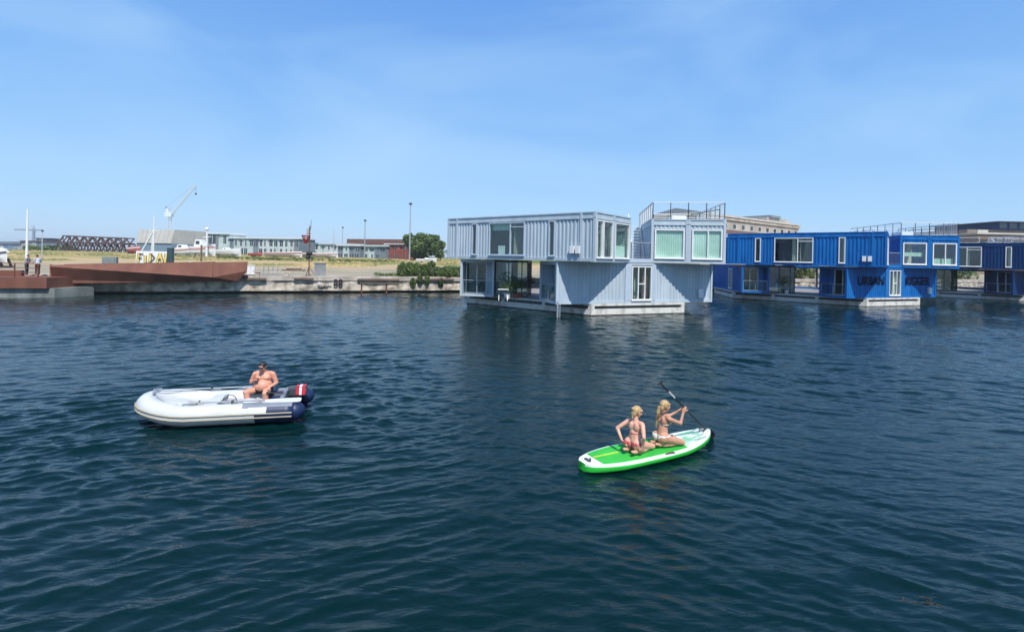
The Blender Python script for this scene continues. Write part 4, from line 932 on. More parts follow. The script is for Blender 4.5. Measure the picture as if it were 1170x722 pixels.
t = t.build('mooring_pile', m_galv, loc=(p[0]-.05, p[1]-.1, 0)); tag(t, 'thin mooring pole in the water at the left corner of the grey houseboat wall', 'mooring pole')
# ------------------------------------------------------------------ people: one remeshed skin each, clothes cut from the same surface
m_skin = mat('fair_skin', (.60,.31,.215),.5,scale=7,col2=(.68,.38,.27),sss=.12,var=.06); m_skin2 = mat('tanned_skin', (.46,.235,.145),.48,scale=7,col2=(.56,.30,.19),sss=.12)
m_skin3 = mat('reddened_skin', (.56,.24,.155),.5,scale=5,col2=(.66,.33,.225),sss=.12)
m_hair = mat('blond_hair', (.30,.17,.065),.5,scale=22,col2=(.62,.44,.22),streak=(3,3,.4),bump=.010,bscale=45); m_dhair = mat('dark_hair', (.02,.015,.012),.5)
def cap(mb, p, q, r1, r2, n=10):
    p, q = Vector(p), Vector(q); d = q-p; L = d.length
    pts = [p]; rs = [r1]
    d.normalize(); P = []; RR = []
    for a in (75, 50, 25): P.append(p - d*r1*math.sin(R(a))); RR.append(r1*math.cos(R(a)))
    for f in (0, .25, .5, .75, 1): P.append(p+(q-p)*f); RR.append(r1+(r2-r1)*f)
    for a in (25, 50, 75): P.append(q + d*r2*math.sin(R(a))); RR.append(r2*math.cos(R(a)))
    mb.tube(P, RR, n)
def hand(mb, wrist, direc, palmn, s=1., curl=.5, side=1):
    """palm, four unequal bent fingers and a thumb leaving the side of the palm"""
    w = Vector(wrist); d = Vector(direc).normalized(); n_ = Vector(palmn); n_ = (n_-d*n_.dot(d)).normalized(); x = d.cross(n_)*side
    for o in (-.026, 0, .026): cap(mb, w+x*o*s*.6, w+d*.075*s+x*o*s, .019*s, .017*s)
    for i, (o, L) in enumerate(((-.036,.060),(-.012,.075),(.012,.070),(.036,.054))):
        b = w+d*.085*s+x*o*s*1.05; k1 = b+(d*math.cos(curl*.7)+n_*math.sin(curl*.7)+x*o*2)*L*.55*s; k2 = k1+(d*math.cos(curl*1.9)+n_*math.sin(curl*1.9))*L*.5*s
        cap(mb, b-d*.012*s, k1, .0100*s, .0092*s, 8); cap(mb, k1, k2, .0092*s, .008*s, 8)
    b = w+d*.025*s-x*.03*s; k = b+(d*.5-x*.75+n_*.35).normalized()*.045*s; cap(mb, b, k, .013*s, .011*s, 8); cap(mb, k, k+(d*.85-x*.2+n_*.4).normalized()*.032*s, .0105*s, .009*s, 8)
def foot(mb, ankle, direc, up, s=1.):
    a = Vector(ankle); d = Vector(direc).normalized(); u = Vector(up); u = (u-d*u.dot(d)).normalized(); x = d.cross(u)
    cap(mb, a-d*.035*s-u*.03*s, a+d*.06*s-u*.02*s, .038*s, .034*s); cap(mb, a+d*.04*s-u*.025*s, a+d*.135*s-u*.045*s, .036*s, .026*s); cap(mb, a+d*.12*s+x*.02*s-u*.047*s, a+d*.16*s+x*.02*s-u*.052*s, .024*s, .018*s)
    cap(mb, a+d*.11*s-x*.02*s-u*.047*s, a+d*.145*s-x*.022*s-u*.052*s, .022*s, .015*s)
def head(mb, c, yaw, pitch, s=1.):
    M = Matrix.Rotation(yaw, 3, 'Z') @ Matrix.Rotation(pitch, 3, 'X'); c = Vector(c)
    def B(o, r): mb.ball(c + M @ Vector(o)*s, tuple(q*s for q in r), 14, 10, rot=M)
    B((0,-.012,.02), (.075,.094,.098)); B((0,.022,-.045), (.056,.065,.062)); B((0,.056,-.088), (.026,.024,.02)); B((0,.083,.045), (.055,.02,.03))
    B((0,.098,-.012), (.011,.02,.026)); B((0,.110,-.024), (.014,.012,.010)); B((0,.086,-.052), (.023,.012,.008)); B((0,.084,-.064), (.019,.011,.007))
    for k in (-1, 1): B((k*.077,-.004,-.01), (.010,.018,.030)); B((k*.034,.076,-.02), (.026,.02,.018)); B((k*.03,.088,.026),(.02,.009,.006))
    return M
def person(label, loc, heading, fn, skin, group=None, vox=.0075, smooth=3, cat='person'):
    """heading = direction the figure faces; local frame: +Y forward, +X its right"""
    t = empty('person', loc, R(heading-90), label, cat, group)
    mb = MB(); info = fn(mb)
    body = mb.build('body', skin)
    rm = body.modifiers.new('r', 'REMESH'); rm.mode = 'VOXEL'; rm.voxel_size = vox; rm.use_smooth_shade = True
    sm = body.modifiers.new('s', 'SMOOTH'); sm.iterations = smooth; sm.factor = .5
    bpy.context.view_layer.update(); dg = bpy.context.evaluated_depsgraph_get()
    me = bpy.data.meshes.new_from_object(body.evaluated_get(dg)); bpy.data.objects.remove(body)
    me.name = 'body'; me.materials.clear(); me.materials.append(skin)
    body = bpy.data.objects.new('body', me); COL.objects.link(body); body.parent = t
    for p in me.polygons: p.use_smooth = True
    co = [v.co.copy() for v in me.vertices]; nr = [v.normal.copy() for v in me.vertices]
    for nm, test, off, m_ in info.get('clothes', ()):
        sel = [p for p in me.polygons if all(test(co[i]) for i in p.vertices)]
        ids = sorted({i for p in sel for i in p.vertices}); mp_ = {k: j for j, k in enumerate(ids)}
        if not sel: print('EMPTY CLOTH', label, nm); continue
        cm = bpy.data.meshes.new(nm); cm.from_pydata([tuple(co[i]+nr[i]*off) for i in ids], [], [tuple(mp_[i] for i in p.vertices) for p in sel]); cm.materials.append(m_)
        for p in cm.polygons: p.use_smooth = True
        c = bpy.data.objects.new(nm, cm); COL.objects.link(c); c.parent = t
        sd_ = c.modifiers.new('solid', 'SOLIDIFY'); sd_.thickness = off*.9; sd_.offset = -1
    for nm, fn2, m_, v_ in info.get('extra', ()):
        mb = MB(); fn2(mb); o = mb.build(nm, m_, t, smooth=True)
        if v_: r_ = o.modifiers.new('r', 'REMESH'); r_.mode = 'VOXEL'; r_.voxel_size = v_; r_.use_smooth_shade = True; s_ = o.modifiers.new('s', 'SMOOTH'); s_.iterations = 2
    return t
def kneel_legs(mb, spread=.11, s=1.):
    for k in (-1, 1):
        hip = (k*.085, .0, .19); knee = (k*(spread+.03), .40, .075); ank = (k*(spread-.01), -.03, .055)
        cap(mb, hip, knee, .088, .060); cap(mb, (k*spread, .36, .07), (k*spread, .12, .065), .056, .052); cap(mb, (k*spread, .12, .065), ank, .052, .033)
        foot(mb, (k*(spread-.02), -.06, .05), (0, -1, .0), (0, 0, -1))
        mb.ball((k*.085, -.04, .20), (.098, .112, .105))
def w1(mb):
    kneel_legs(mb)
    mb.ball((0, 0, .235), (.155, .105, .10)); cap(mb, (0, -.0, .26), (0, .0, .40), .112, .098); cap(mb, (-.03, .0, .30), (.03, 0, .30), .095, .095)
    mb.ball((0, .02, .51), (.137, .092, .135)); mb.ball((-.05, .08, .50), (.058, .05, .055)); mb.ball((.05, .08, .50), (.058, .05, .055))
    cap(mb, (-.125, .02, .595), (.125, .02, .595), .052, .052); cap(mb, (0, .015, .60), (0, .03, .71), .052, .046)
    for k in (-1, 1): mb.ball((k*.055,-.05,.53), (.05,.035,.085))
    cap(mb, (-.155, .01, .585), (-.30, -.13, .44), .048, .037); cap(mb, (-.30, -.13, .44), (-.165, -.185, .265), .038, .024); hand(mb, (-.165, -.185, .26), (.35, .25, -.8), (.5, .8, .2), 1., .5, -1)
    cap(mb, (.155, .01, .58), (.26, -.11, .40), .048, .037); cap(mb, (.26, -.11, .40), (.205, -.06, .20), .038, .024); hand(mb, (.205, -.06, .195), (-.1, .35, -.9), (-.8, .2, 0), 1., .3, 1)
    M = head(mb, (.01, .05, .795), R(-22), R(-14), .96)
    c = Vector((.01, .05, .795))
    def hair(b):
        b.ball(c + M @ Vector((0,-.018,.03)), (.084,.100,.096), 16, 12, rot=M); b.ball(c + M @ Vector((0,-.07,-.03)), (.062,.045,.07), rot=M)
        b.ball(c + M @ Vector((0,-.105,.05)), (.036,.034,.036)); cap(b, c + M @ Vector((0,-.085,-.05)), c + M @ Vector((.01,-.085,-.13)), .032, .014)
    bottom = lambda v: .12 < v.z < .275 and v.y < .10 and abs(v.x) < .175 and (v.z > .20 - (.07 if abs(v.x) < .06 else 0) + .45*max(0, abs(v.x)-.06)*0) and (v.z < .25 + .02*abs(v.x)) and not (v.x < -.155)
    tie = lambda v: .40 < v.z < .418 and v.y < .12 and abs(v.x) < .13
    return {'clothes': (('bikini_bottom', bottom, .006, mat('red_swimwear', (.42,.02,.025),.7,scale=30,col2=(.55,.2,.2))), ('bikini_strap', tie, .005, MATS['red_swimwear'])),
            'extra': (('hair', hair, m_hair, .006),)}
def w2(mb):
    kneel_legs(mb, .09)
    mb.ball((0, 0, .235), (.158, .108, .10)); cap(mb, (0, .0, .26), (0, .015, .41), .108, .092)
    mb.ball((0, .035, .52), (.132, .09, .135)); mb.ball((-.052, .105, .51), (.062, .055, .058)); mb.ball((.052, .105, .51), (.062, .055, .058))
    cap(mb, (-.125, .035, .61), (.125, .035, .61), .05, .05); cap(mb, (0, .03, .61), (0, .045, .72), .05, .044)
    for k in (-1, 1): mb.ball((k*.055,-.035,.54), (.05,.035,.08))
    cap(mb, (.15, .04, .60), (.20, .27, .50), .047, .036); cap(mb, (.20, .27, .50), (.17, .36, .705), .036, .023); hand(mb, (.17, .362, .71), (-.08, .25, 1), (-.6, .9, -.2), 1., 1.15, 1)
    cap(mb, (-.15, .05, .60), (-.11, .27, .56), .046, .035); cap(mb, (-.11, .27, .56), (-.04, .42, .66), .035, .023); hand(mb, (-.04, .42, .665), (.25, .8, .5), (.5, .1, -.6), 1., .35, -1)
    M = head(mb, (.0, .06, .815), R(-8), R(-6), .96); c = Vector((.0, .06, .815))
    def hair(b):
        b.ball(c + M @ Vector((0,-.020,.032)), (.085,.102,.096), 16, 12, rot=M); b.ball(c + M @ Vector((0,-.08,-.03)), (.066,.045,.08), rot=M)
        b.tube([c + M @ Vector((-.02,-.10,-.02)), c + Vector((-.05,-.13,-.13)), c + Vector((-.085,-.125,-.26)), c + Vector((-.10,-.12,-.38)), c + Vector((-.10,-.13,-.47))], [.045,.040,.030,.026,.008], 10)
    band = lambda v: .455 < v.z < .478 and v.y < .30 and abs(v.x) < .16 and (v.y < .18)
    cup = lambda v: .455 < v.z < .555 and v.y > .085 and v.y < .20 and abs(v.x) < .13
    bottom = lambda v: .13 < v.z < .262 and v.y < .11 and abs(v.x) < .17 and (v.z > .205 or abs(v.x) < .075) and not (abs(v.x) > .11 and v.z < .235)
    tie = lambda v: .60 < v.z < .70 and v.y < .02 and abs(v.x) < .012
    mw = mat('white_swimwear', (.75,.72,.62),.7)
    return {'clothes': (('bikini_top', lambda v: band(v) or cup(v), .006, mw), ('bikini_bottom', bottom, .006, mw)), 'extra': (('hair', hair, m_hair, .006),)}
def man(mb):
    mb.ball((0, 0, .10), (.19, .14, .12)); mb.ball((0, .085, .215), (.215, .195, .17)); mb.ball((0, .04, .40), (.20, .135, .16)); mb.ball((-.08, .12, .41), (.085, .06, .06)); mb.ball((.08, .12, .41), (.085, .06, .06))
    cap(mb, (-.16, .03, .50), (.16, .03, .50), .068, .068); cap(mb, (0, .04, .50), (0, .085, .62), .068, .062)
    for k, kn, an, dr in ((1, (.27, .33, .10), (.20, .36, -.30), (.15, 1, 0)), (-1, (-.17, .35, .08), (-.20, .37, -.31), (-.15, 1, 0))):
        cap(mb, (k*.11, .03, .09), kn, .105, .074); cap(mb, kn, (Vector(kn)+Vector(an))/2 + Vector((0,-.01,0)), .068, .060); cap(mb, (Vector(kn)+Vector(an))/2 + Vector((0,-.01,0)), an, .060, .04); foot(mb, an, dr, (0,0,1), 1.08)
    cap(mb, (.205, .03, .49), (.30, .02, .27), .062, .048); cap(mb, (.30, .02, .27), (.19, .21, .33), .048, .030); hand(mb, (.19, .21, .33), (-.6, .5, .25), (-.1, -.2, .9), 1.08, .9, 1)
    cap(mb, (-.205, .03, .49), (-.29, .03, .26), .062, .048); cap(mb, (-.29, .03, .26), (-.20, .24, .19), .048, .030); hand(mb, (-.20, .24, .19), (.2, .9, -.25), (0, -.1, -1), 1.08, .4, -1)
    M = head(mb, (0, .12, .70), 0, R(-26), 1.0); c = Vector((0, .12, .70))
    def hat(b):
        b.ball(c + M @ Vector((0,-.012,.045)), (.086,.102,.078), 16, 12, rot=M); b.ball(c + M @ Vector((0,.105,.045)), (.062,.06,.010), 14, 6, rot=M)
    def hair(b): b.ball(c + M @ Vector((0,-.03,.005)), (.080,.088,.07), 14, 10, rot=M)
    shorts = lambda v: v.z < .165 and v.z > -.03 and v.y < .22 and (v.z < .145 or v.y < .12) and (abs(v.x) < .33)
    return {'clothes': (('swim_shorts', shorts, .010, m_black),), 'extra': (('cap', hat, m_black, .006), ('hair', hair, m_dhair, .008))}
def stander(lean, arms):
    def fn(mb):
        for k in (-1, 1): cap(mb, (k*.09, 0, .92), (k*.10, .02, .50), .085, .055); cap(mb, (k*.10, .02, .50), (k*.11, 0, .09), .052, .035); foot(mb, (k*.11, 0, .08), (k*.1, 1, 0), (0, 0, 1))
        mb.ball((0, 0, .97), (.16, .11, .12)); cap(mb, (0, 0, 1.0), (0, lean, 1.25), .125, .13); mb.ball((0, lean, 1.30), (.165, .11, .16)); cap(mb, (-.15, lean, 1.42), (.15, lean, 1.42), .06, .06); cap(mb, (0, lean, 1.42), (0, lean+.03, 1.53), .055, .05)
        for k in (-1, 1):
            e = (k*.27, lean+.04, 1.15); w = (k*.17, lean+.22, 1.12) if arms else (k*.26, lean+.08, .92)
            cap(mb, (k*.19, lean, 1.40), e, .05, .04); cap(mb, e, w, .04, .026); hand(mb, w, Vector(w)-Vector(e), (0, 0, -1) if arms else (-k, 0, 0), 1, .4, k)
        M = head(mb, (0, lean+.05, 1.62), 0, R(-8)); c = Vector((0, lean+.05, 1.62))
        return c, M
    return fn
def clothed(lean, arms, top, bot, hairm, rows_):
    f = stander(lean, arms)
    def fn(mb):
        c, M = f(mb)
        def hair(b): b.ball(c + M @ Vector((0,-.02,.03)), (.084,.1,.09), 14, 10, rot=M)
        return {'clothes': (('shirt', lambda v: .98 < v.z < 1.47 and abs(v.x) < .33 and v.y < .3 and not (abs(v.x) > .235 and v.z < 1.2), .012, top), ('trousers', lambda v: rows_ < v.z < 1.0 and abs(v.x) < .215, .012, bot)), 'extra': (('hair', hair, hairm, .01),)}
    return fn

# ------------------------------------------------------------------ stand-up paddle board
m_bg = mat('lime_green_board', (.02,.42,.03),.4,scale=2,col2=(.03,.52,.05)); m_bw = mat('white_board', (.72,.76,.72),.4,var=.04); m_pad = mat('green_deck_pad', (.02,.36,.035),.75,scale=3,col2=(.035,.46,.05),bump=.002,bscale=60)
tail, nose = Vector((1.21, 8.10)), Vector((3.88, 9.52)); bd = nose-tail; BL = bd.length; bang = math.atan2(bd.y, bd.x)
board = empty('paddle_board', (tail.x, tail.y, .0), bang, 'bright green inflatable paddle board with a white rim and white nose', 'paddle board')
def bw_(u):   # half width
    if u < .5: return .385*(.16+.84*math.sin(math.pi/2*min(1, (u+.002)/.34))**.5)
    return .385*max(0, 1-((u-.5)/.5)**2.3)**.62
def brock(u): return .05*max(0, (u-.6)/.4)**2*4*.55
def board_mesh():
    N = 40; us = [i/N for i in range(N+1)]; us[-1] = .997
    mb = MB(); ring = []
    prof_ = [(-.6,0,0),(-.93,.012,0),(-1.0,.05,0),(-1.0,.10,0),(-.95,.138,0)]
    side = [(f, z) for f, z, _ in prof_]; full = side + [(-f, z) for f, z in reversed(side)]
    vs = []
    for u in us:
        w = bw_(u)
        for f, z in full: vs.append((u*BL, f*w, z+brock(u)+.02))
    k = len(full); n_ = len(us)
    for i in range(n_-1):
        for j in range(k):
            jj = (j+1) % k; mi = 0 if (j in (0,1,2) or j in (6,7,8) or j == 9) else 1
            mb.add([vs[i*k+j], vs[(i+1)*k+j], vs[(i+1)*k+jj], vs[i*k+jj]], [(0,1,2,3)], mi)
    mb.add([vs[j] for j in range(k)], [tuple(range(k))], 0); mb.add([vs[(n_-1)*k+j] for j in range(k)], [tuple(range(k))], 1)
    o = mb.build('hull', [m_bg, m_bw], board)
    bm = bmesh.new(); bm.from_mesh(o.data); bmesh.ops.remove_doubles(bm, verts=bm.verts, dist=.0005); bmesh.ops.recalc_face_normals(bm, faces=bm.faces); bm.to_mesh(o.data); bm.free()
    for p in o.data.polygons: p.use_smooth = True
    b = o.modifiers.new('e', 'EDGE_SPLIT'); b.split_angle = R(50)
def sheet(name, u0, u1, f, m, dz=.0, y0=None, y1=None, N=20, taper=None):
    mb = MB(); vs = []
    for i in range(N+1):
        u = u0+(u1-u0)*i/N; w = bw_(u)*f
        a, b = (-w, w) if y0 is None else (y0(u) if callable(y0) else y0, y1(u) if callable(y1) else y1)
        for y in (a, b):
            vs += [(u*BL, y, .158+brock(u)+dz), (u*BL, y, .163+brock(u)+dz)]
    fs = []
    for i in range(N): a = i*4; b = a+4; fs += [(a+1,b+1,b+3,a+3), (a,a+1,b+1,b)[::-1], (a+2,b+2,b+3,a+3)]
    mb.add(vs, fs); return mb.build(name, m, board)
board_mesh()
sheet('deck_pad', .09, .70, .865, m_pad)
sheet('yellow_stripe', .09, .27, 1, mat('yellow_print', (.42,.55,.04),.6), .006, .035, .075)
m_print = mat('pale_green_print', (.22,.50,.30),.6,scale=4,col2=(.60,.68,.60),contrast=(.45,.55)); m_pgrey = mat('grey_print', (.25,.36,.32),.6)
sheet('nose_print', .705, .90, .72, m_print, .002)
for k in range(4): sheet('nose_stripe', .80+.03*k, .90+.018*k, 1, m_pgrey, .003, -.20+.11*k, -.17+.11*k, 6)
mb = MB(); mb.tube([(BL*.985-.16+.05*math.cos(2*math.pi*k/10), .05*math.sin(2*math.pi*k/10), .185+brock(.95)) for k in range(10)], .009, 6, closed=True); mb.build('tow_ring', m_dark, board)
mb = MB()
for x in (.12,): mb.bar((x, -.07, .172), (x, .07, .172), .05, .012); mb.bar((x+.03,-.03,.178),(x+.07,.02,.178),.03,.01)
mb.build('tail_logo', m_dark, board)
mb = MB(); mb.tube([(BL*.50,-.36,.152),(BL*.52,-.375,.175),(BL*.55,-.38,.175),(BL*.57,-.37,.152)], .012, 6); mb.build('side_logo', mat('brown_handle', (.12,.05,.03),.6), board)
def onboard(u, y, z=.165): p = Vector((u*BL, y)); c, s = math.cos(bang), math.sin(bang); return (tail.x+c*p.x-s*p.y, tail.y+s*p.x+c*p.y, z+brock(u))
p_ = person('woman with pinned-up blond hair in a red bikini kneeling behind the other', onboard(.345, -.10), 44, w1, m_skin); p_.scale = (.92, .92, .88)
p2 = onboard(.565, -.08); h2 = 24
p_ = person('tanned woman with long blond hair in a white bikini holding the paddle', p2, h2, w2, m_skin2); p_.scale = (.92, .92, .88)
# paddle through her right hand
c_, s_ = math.cos(R(h2-90)), math.sin(R(h2-90)); hp = Vector((.145*.92, .405*.92, .79*.88)); hp = Vector((p2[0]+c_*hp.x-s_*hp.y, p2[1]+s_*hp.x+c_*hp.y, p2[2]+hp.z))
topp = at(754.5, 437.5, hp.y-.62); dirn = (hp-topp).normalized()
pt = empty('paddle', hp, 0, 'black and white paddle held up across the body of the front woman', 'paddle')
mb = MB(); mb.tube([topp-hp, topp-hp+dirn*.34], .0155, 8); mb.build('upper_shaft', m_black, pt)
mb = MB(); mb.tube([topp-hp+dirn*.341, topp-hp+dirn*.62], .0145, 8); mb.build('white_sleeve', m_white, pt)
endl = 2.55
mb = MB(); mb.tube([topp-hp+dirn*.621, topp-hp+dirn*(endl-.4)], .0155, 8); mb.build('lower_shaft', m_black, pt)
xg = dirn.cross(Vector((0,1,0))).normalized(); q = topp-hp
mb = MB(); mb.tube([q-xg*.05, q+xg*.05], .018, 8); mb.build('grip', m_black, pt)
mb = MB(); b0 = topp-hp+dirn*(endl-.42); vs = []
for f, w in ((0,.02),(.12,.07),(.3,.09),(.42,.075),(.46,.03)): 
    c = b0+dirn*f; vs += [c-xg*w-Vector((0,.006,0)), c+xg*w-Vector((0,.006,0)), c+xg*w+Vector((0,.006,0)), c-xg*w+Vector((0,.006,0))]
mb.add(vs, [(i*4+k, (i+1)*4+k, (i+1)*4+(k+1)%4, i*4+(k+1)%4) for i in range(4) for k in range(4)] + [(0,1,2,3), (16,17,18,19)]); mb.build('blade', m_black, pt)

# ------------------------------------------------------------------ inflatable dinghy
m_pvc = mat('white_inflatable_fabric', (.50,.52,.51),.5,scale=2.5,col2=(.58,.595,.58)); m_nvy = mat('navy_inflatable_fabric', (.008,.020,.07),.45,var=.15); m_gpv = mat('grey_fabric', (.20,.22,.26),.55,var=.1)
m_strake = mat('beige_strake', (.34,.30,.21),.6); m_oar = mat('grey_plastic', (.33,.35,.38),.5)
stern, bow = Vector((-4.78, 10.64)), Vector((-7.62, 9.98)); dv = bow-stern; DL = dv.length; dang = math.atan2(dv.y, dv.x)
din = empty('inflatable_dinghy', (stern.x, stern.y, 0), dang, 'white inflatable dinghy with navy stern tubes and an outboard motor', 'dinghy')
# local: x from stern to bow, y to the boat's left (port is +y: the far side is -y here), z up
TR = .197; HW = .55
def tube_path():
    pts = []
    for i in range(15): pts.append((-.20 + 1.95*i/14, HW, .24 + .0*i))
    for i in range(1, 16):
        a = math.pi*i/16; pts.append((1.75 + .90*math.sin(a)**.9*1.0, HW*math.cos(a)*(1.0 if True else 1), .24 + .16*math.sin(a)**1.3))
    for i in range(15): pts.append((1.75 - 1.95*i/14, -HW, .24))
    return pts
tp = tube_path()
def seg_tube(x_lo, x_hi, m, name):
    pass
allp = tp; nA = len(allp)
def cut(a, b, extra_cone=False):
    return allp[a:b+1]
front = [p for p in allp]; iL = 5; iR = nA-1-5
mb = MB(); mb.tube(allp[iL:iR+1], TR, 20); mb.build('white_tube', m_pvc, din, smooth=True)
for s_, ind in ((1, list(range(iL, -1, -1))), (-1, list(range(iR, nA)))):
    pts = [allp[i] for i in ind]; mb = MB(); mb.tube(pts, TR+.003, 20); mb.build('stern_tube', m_nvy, din, smooth=True)
    e = pts[-1]; mb = MB(); mb.tube([(e[0]-.002, e[1], e[2]), (e[0]-.07, e[1], e[2]+.01), (e[0]-.13, e[1], e[2]+.02), (e[0]-.19, e[1], e[2]+.03), (e[0]-.22, e[1], e[2]+.035)], [TR+.002, TR*.93, TR*.78, TR*.52, TR*.25], 20); mb.build('tube_cone', m_nvy, din, smooth=True)
# grey-blue top patch and strakes along the outside
mb = MB()
for k in (0, 1):
    off = []
    for i, p in enumerate(allp):
        q = Vector(allp[min(i+1, nA-1)]) - Vector(allp[max(i-1, 0)]); n_ = Vector((q.y, -q.x, 0)).normalized()*-1
        c = Vector((1.2, 0, 0)); 
        if (Vector(p)-c).dot(n_) < 0: n_ = -n_
        ang = R(8 - 22*k); off.append(Vector(p) + (n_*math.cos(ang) + Vector((0,0,1))*math.sin(ang))*(TR+.006))
    mb.tube(off, .016, 6)
mb.build('rubbing_strake', m_strake, din)
for s_ in (1, -1):
    mb = MB(); vs = []
    for i in range(9):
        x = -.19+.93*i/8
        for a in range(45, 125, 13): vs.append((x, s_*(HW + (TR+.007)*math.cos(R(a))), .24 + (TR+.007)*math.sin(R(a))))
    k = 7; mb.add(vs, [(i*k+j, (i+1)*k+j, (i+1)*k+j+1, i*k+j+1) for i in range(8) for j in range(k-1)]); mb.build('grey_top_patch', m_gpv, din, smooth=True)
mb = MB(); vs = []
for i in range(7):
    x = .28+.34*i/6
    for a in (12, 24, 36, 46): vs.append((x, (HW + (TR+.009)*math.cos(R(a))), .24 + (TR+.009)*math.sin(R(a))))
mb.add(vs, [(i*4+j, (i+1)*4+j, (i+1)*4+j+1, i*4+j+1) for i in range(6) for j in range(3)]); mb.build('name_patch', m_pvc, din, smooth=True)
mb = MB(); mb.prism([(.0,-.4),(1.8,-.4),(2.3,-.2),(2.45,0),(2.3,.2),(1.8,.4),(.0,.4)], .03, .10); mb.build('floor', mat('pale_grey_floor', (.50,.52,.50),.6), din)
mb = MB(); mb.box(.02,.07,-.42,.42,.02,.50); mb.box(.01,.08,-.2,.2,.50,.56); mb.build('transom', m_gpv, din, bevel=.01)
mb = MB(); mb.box(1.30,1.55,-.52,.52,.36,.40); mb.build('thwart', m_pvc, din, bevel=.012)
mb = MB(); mb.ball((2.2,0,.30), (.30,.36,.10)); mb.build('bow_bag', m_pvc, din, smooth=True)
mb = MB(); mb.ball((.80,-.0,.24), (.24,.28,.14)); mb.build('seat_cushion', m_pvc, din, smooth=True)
for x, y in ((1.75,HW),(.85,HW),(1.05,-HW),(1.6,-HW)):
    z = .24+TR; mb = MB(); mb.tube([(x-.11,y,z-.01),(x-.08,y,z+.03),(x+.08,y,z+.03),(x+.11,y,z-.01)], .013, 6); mb.build('grab_handle', m_gpv, din, smooth=True)
mb = MB(); 
for s_ in (1, -1):
    mb.tube([(1.95, .50, .46), (2.15, .42, .44), (2.43, .20, .56), (2.55, 0, .62)] if s_ == 1 else [(1.95, -.5, .46), (2.2, -.4, .5), (2.55, 0, .62)], .009, 6)
mb.tube([(2.51,-.18,.61),(2.57,0,.635),(2.51,.18,.61)], .02, 6); mb.build('bow_rope', m_oar, din)
mb = MB(); mb.tube([(1.75,.35,.12),(1.67,.38,.40),(1.57,.45,.50)], .014, 6); mb.build('seat_strap', m_dark, din)
def dl(x, y, z): c, s = math.cos(dang), math.sin(dang); return (stern.x+c*x-s*y, stern.y+s*x+c*y, z)
# oars: laid along the tubes
for s_ in (1, -1):
    t = empty('oar', (stern.x, stern.y, 0), dang, 'grey and white oar lying along the near tube of the dinghy' if s_ == 1 else 'oar lying along the far tube of the dinghy', 'oar', 'oars of the dinghy')
    z = .24+TR+.035; y = s_*(HW-.02 if s_ == 1 else HW+.06)
    mb = MB(); mb.tube([(1.75,y,z+.01),(.35,y,z+.012)], .015, 8); mb.build('shaft', m_oar, t)
    t.location = dl(.0 if s_ == 1 else .75, 0, 0)
    mb = MB(); vs = []
    for x, w in ((.40,.02),(.25,.06),(.0,.085),(-.28,.09),(-.34,.05)): vs += [(x,y-w,z+.0),(x,y+w,z-.03),(x,y+w,z-.018),(x,y-w,z+.014)]
    mb.add(vs, [(i*4+k, (i+1)*4+k, (i+1)*4+(k+1)%4, i*4+(k+1)%4) for i in range(4) for k in range(4)] + [(0,1,2,3),(16,17,18,19)]); mb.build('blade', m_pvc if s_ == 1 else m_oar, t)
    mb = MB(); mb.tube([(.95,y-.0,z-.05),(.95,y,z+.03)], .03, 8); mb.build('rowlock', m_dark, t)
def dl_old(x, y, z): c, s = math.cos(dang), math.sin(dang); return (stern.x+c*x-s*y, stern.y+s*x+c*y, z)
t = empty('bucket', dl(1.12, .14, .10), 0, 'small grey bucket standing inside the dinghy ahead of the seated man', 'bucket')
mb = MB(); mb.tube([(0,0,0),(0,0,.30)], [.11,.14], 14, caps=False); mb.tube([(0,0,.0),(0,0,.01)], .11, 14); mb.build('shell', m_lgrey, t, smooth=True)
mb = MB(); mb.tube([(.14*math.cos(a),0,.30+.12*math.sin(a)) for a in [math.pi*k/8 for k in range(9)]], .008, 6); mb.build('handle', m_dark, t)
# outboard motor
mt = empty('outboard_motor', dl(.08, -.12, .31), dang, 'black and grey outboard motor with red and white stripes clamped to the dinghy stern', 'outboard motor')
mb = MB(); mb.add([(.02,-.13,.10),(-.50,-.15,.10),(-.56,-.12,.22),(-.50,-.10,.36),(-.06,-.10,.34),(.04,-.11,.22)] + [(.02,.13,.10),(-.50,.15,.10),(-.56,.12,.22),(-.50,.10,.36),(-.06,.10,.34),(.04,.11,.22)],
                  [(0,1,2,3,4,5), (11,10,9,8,7,6)] + [(i,(i+1)%6,6+(i+1)%6,6+i) for i in range(6)]); cw = mb.build('cowl', mat('motor_grey', (.05,.055,.06),.3), mt, bevel=.035)
m_red2 = mat('bright_red_print', (.60,.02,.04),.4)
for (x0, x1, m_) in ((-.505,-.42,m_red2),(-.415,-.35,m_white),(-.345,-.27,m_red2)):
    mb = MB()
    for sgn in (1,-1): mb.add([(x0,sgn*.146,.14),(x1,sgn*.146,.14),(x1,sgn*.116,.33),(x0,sgn*.116,.33),(x0,sgn*.10,.14),(x1,sgn*.10,.14),(x1,sgn*.08,.33),(x0,sgn*.08,.33)], [(0,1,2,3),(0,4,5,1),(1,5,6,2),(2,6,7,3),(3,7,4,0)])
    mb.add([(x0,-.10,.362),(x1,-.10,.362),(x1,.10,.362),(x0,.10,.362),(x0,-.10,.34),(x1,-.10,.34),(x1,.10,.34),(x0,.10,.34)], [(0,1,2,3),(0,4,5,1),(1,5,6,2),(2,6,7,3),(3,7,4,0)])
    mb.build('stripe', m_, cw)
mb = MB(); mb.tube([(-.02,0,.10),(-.20,0,-.05),(-.25,0,-.55)], [.11,.075,.05], 10); mb.build('leg', m_black, mt, smooth=True)
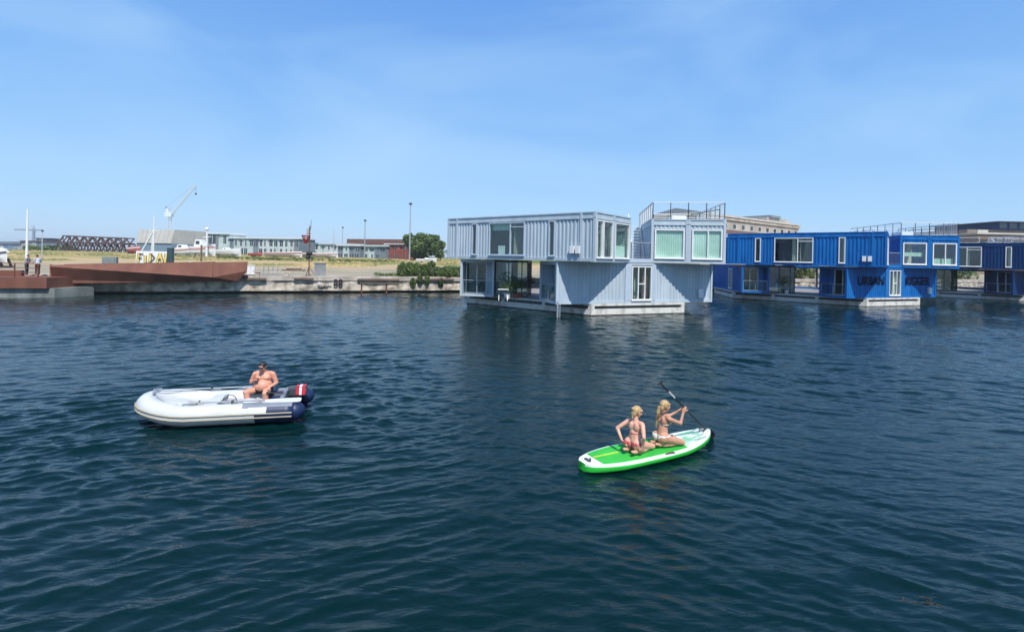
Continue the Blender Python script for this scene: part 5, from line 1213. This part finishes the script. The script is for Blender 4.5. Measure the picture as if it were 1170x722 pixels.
mb = MB(); mb.box(.02,.13,-.12,-.06,-.16,.10); mb.box(.02,.13,.06,.12,-.16,.10); mb.box(-.08,.12,-.1,.1,.05,.11); mb.build('clamp', m_galv, mt)
mt.scale = (.8, .85, .8)
mb = MB(); mb.tube([(.0,.02,.16),(.25,.08,.20),(.48,.10,.22)], [.022,.02,.026], 8); mb.build('tiller', m_black, mt)
mn_ = person('heavy bare-chested man in black cap and shorts sitting in the white dinghy', dl(.60, -.44, .39), -86, man, m_skin3); mn_.scale = (.93, .93, .86)
t = MB(); t.box(-.037,.037,-.005,.005,-.07,.07); 
mp_ = dl(.70, -.23, .70); t = t.build('phone', m_black, loc=(mp_[0]-.02, mp_[1]+.02, mp_[2]), rz=.3, bevel=.003); t.rotation_euler = (R(-50), 0, .2); tag(t, 'small dark phone held in front of the chest of the man in the dinghy', 'phone')
# two people on the jetty
jt = lambda px, Y: (at(px, 300, Y).x, Y, 1.44)
dk_cloth = mat('dark_clothing', (.03,.035,.05),.9,var=.3); lt_cloth = mat('pale_clothing', (.50,.52,.56),.9)
person('person in a grey top and dark trousers, left of the two at the jetty railing', jt(30.5, 36.3), 20, clothed(.06, True, mat('grey_clothing', (.16,.18,.22),.9), dk_cloth, m_dhair, .12), m_skin, vox=.012).scale = (.9, .9, .9)
person('person in a white shirt and dark red trousers, right one at the jetty railing', jt(43.2, 36.4), 160, clothed(.05, True, lt_cloth, mat('maroon_clothing', (.08,.02,.02),.9), m_dhair, .12), m_skin, vox=.012).scale = (.9, .9, .9)
# floating weed near the lower right corner
rr = random.Random(77); mb = MB()
for i in range(16):
    a = rr.uniform(0, 6.28); p = Vector((rr.gauss(0, .10), rr.gauss(0, .07), .0)); pts = [p]
    for k in range(4): a += rr.uniform(-.8, .8); p = p + Vector((math.cos(a)*.035, math.sin(a)*.03, 0)); pts.append(p)
    mb.tube(pts, [.003,.004,.004,.003,.002], 5)
g = ground(1062, 690, .0); t = mb.build('floating_seaweed', mat('brown_weed', (.055,.045,.022),.8), loc=(g.x, g.y, -.005)); tag(t, 'tangle of brown seaweed drifting just under the surface near the lower right corner', 'seaweed', kind='stuff')

# ------------------------------------------------------------------ summer haze over the harbour
mb = MB(); mb.box(-4600, 4600, -700, 4600, -4, 72)
hm = bpy.data.materials.new('haze'); hm.use_nodes = True; n_, l_ = hm.node_tree.nodes, hm.node_tree.links; n_.clear()
ho = n_.new('ShaderNodeOutputMaterial'); hv = n_.new('ShaderNodeVolumePrincipled'); hv.inputs['Color'].default_value = (.86, .93, 1, 1); hv.inputs['Density'].default_value = .00028
l_.new(hv.outputs[0], ho.inputs['Volume']); h = mb.build('haze', hm); h['kind'] = 'stuff'
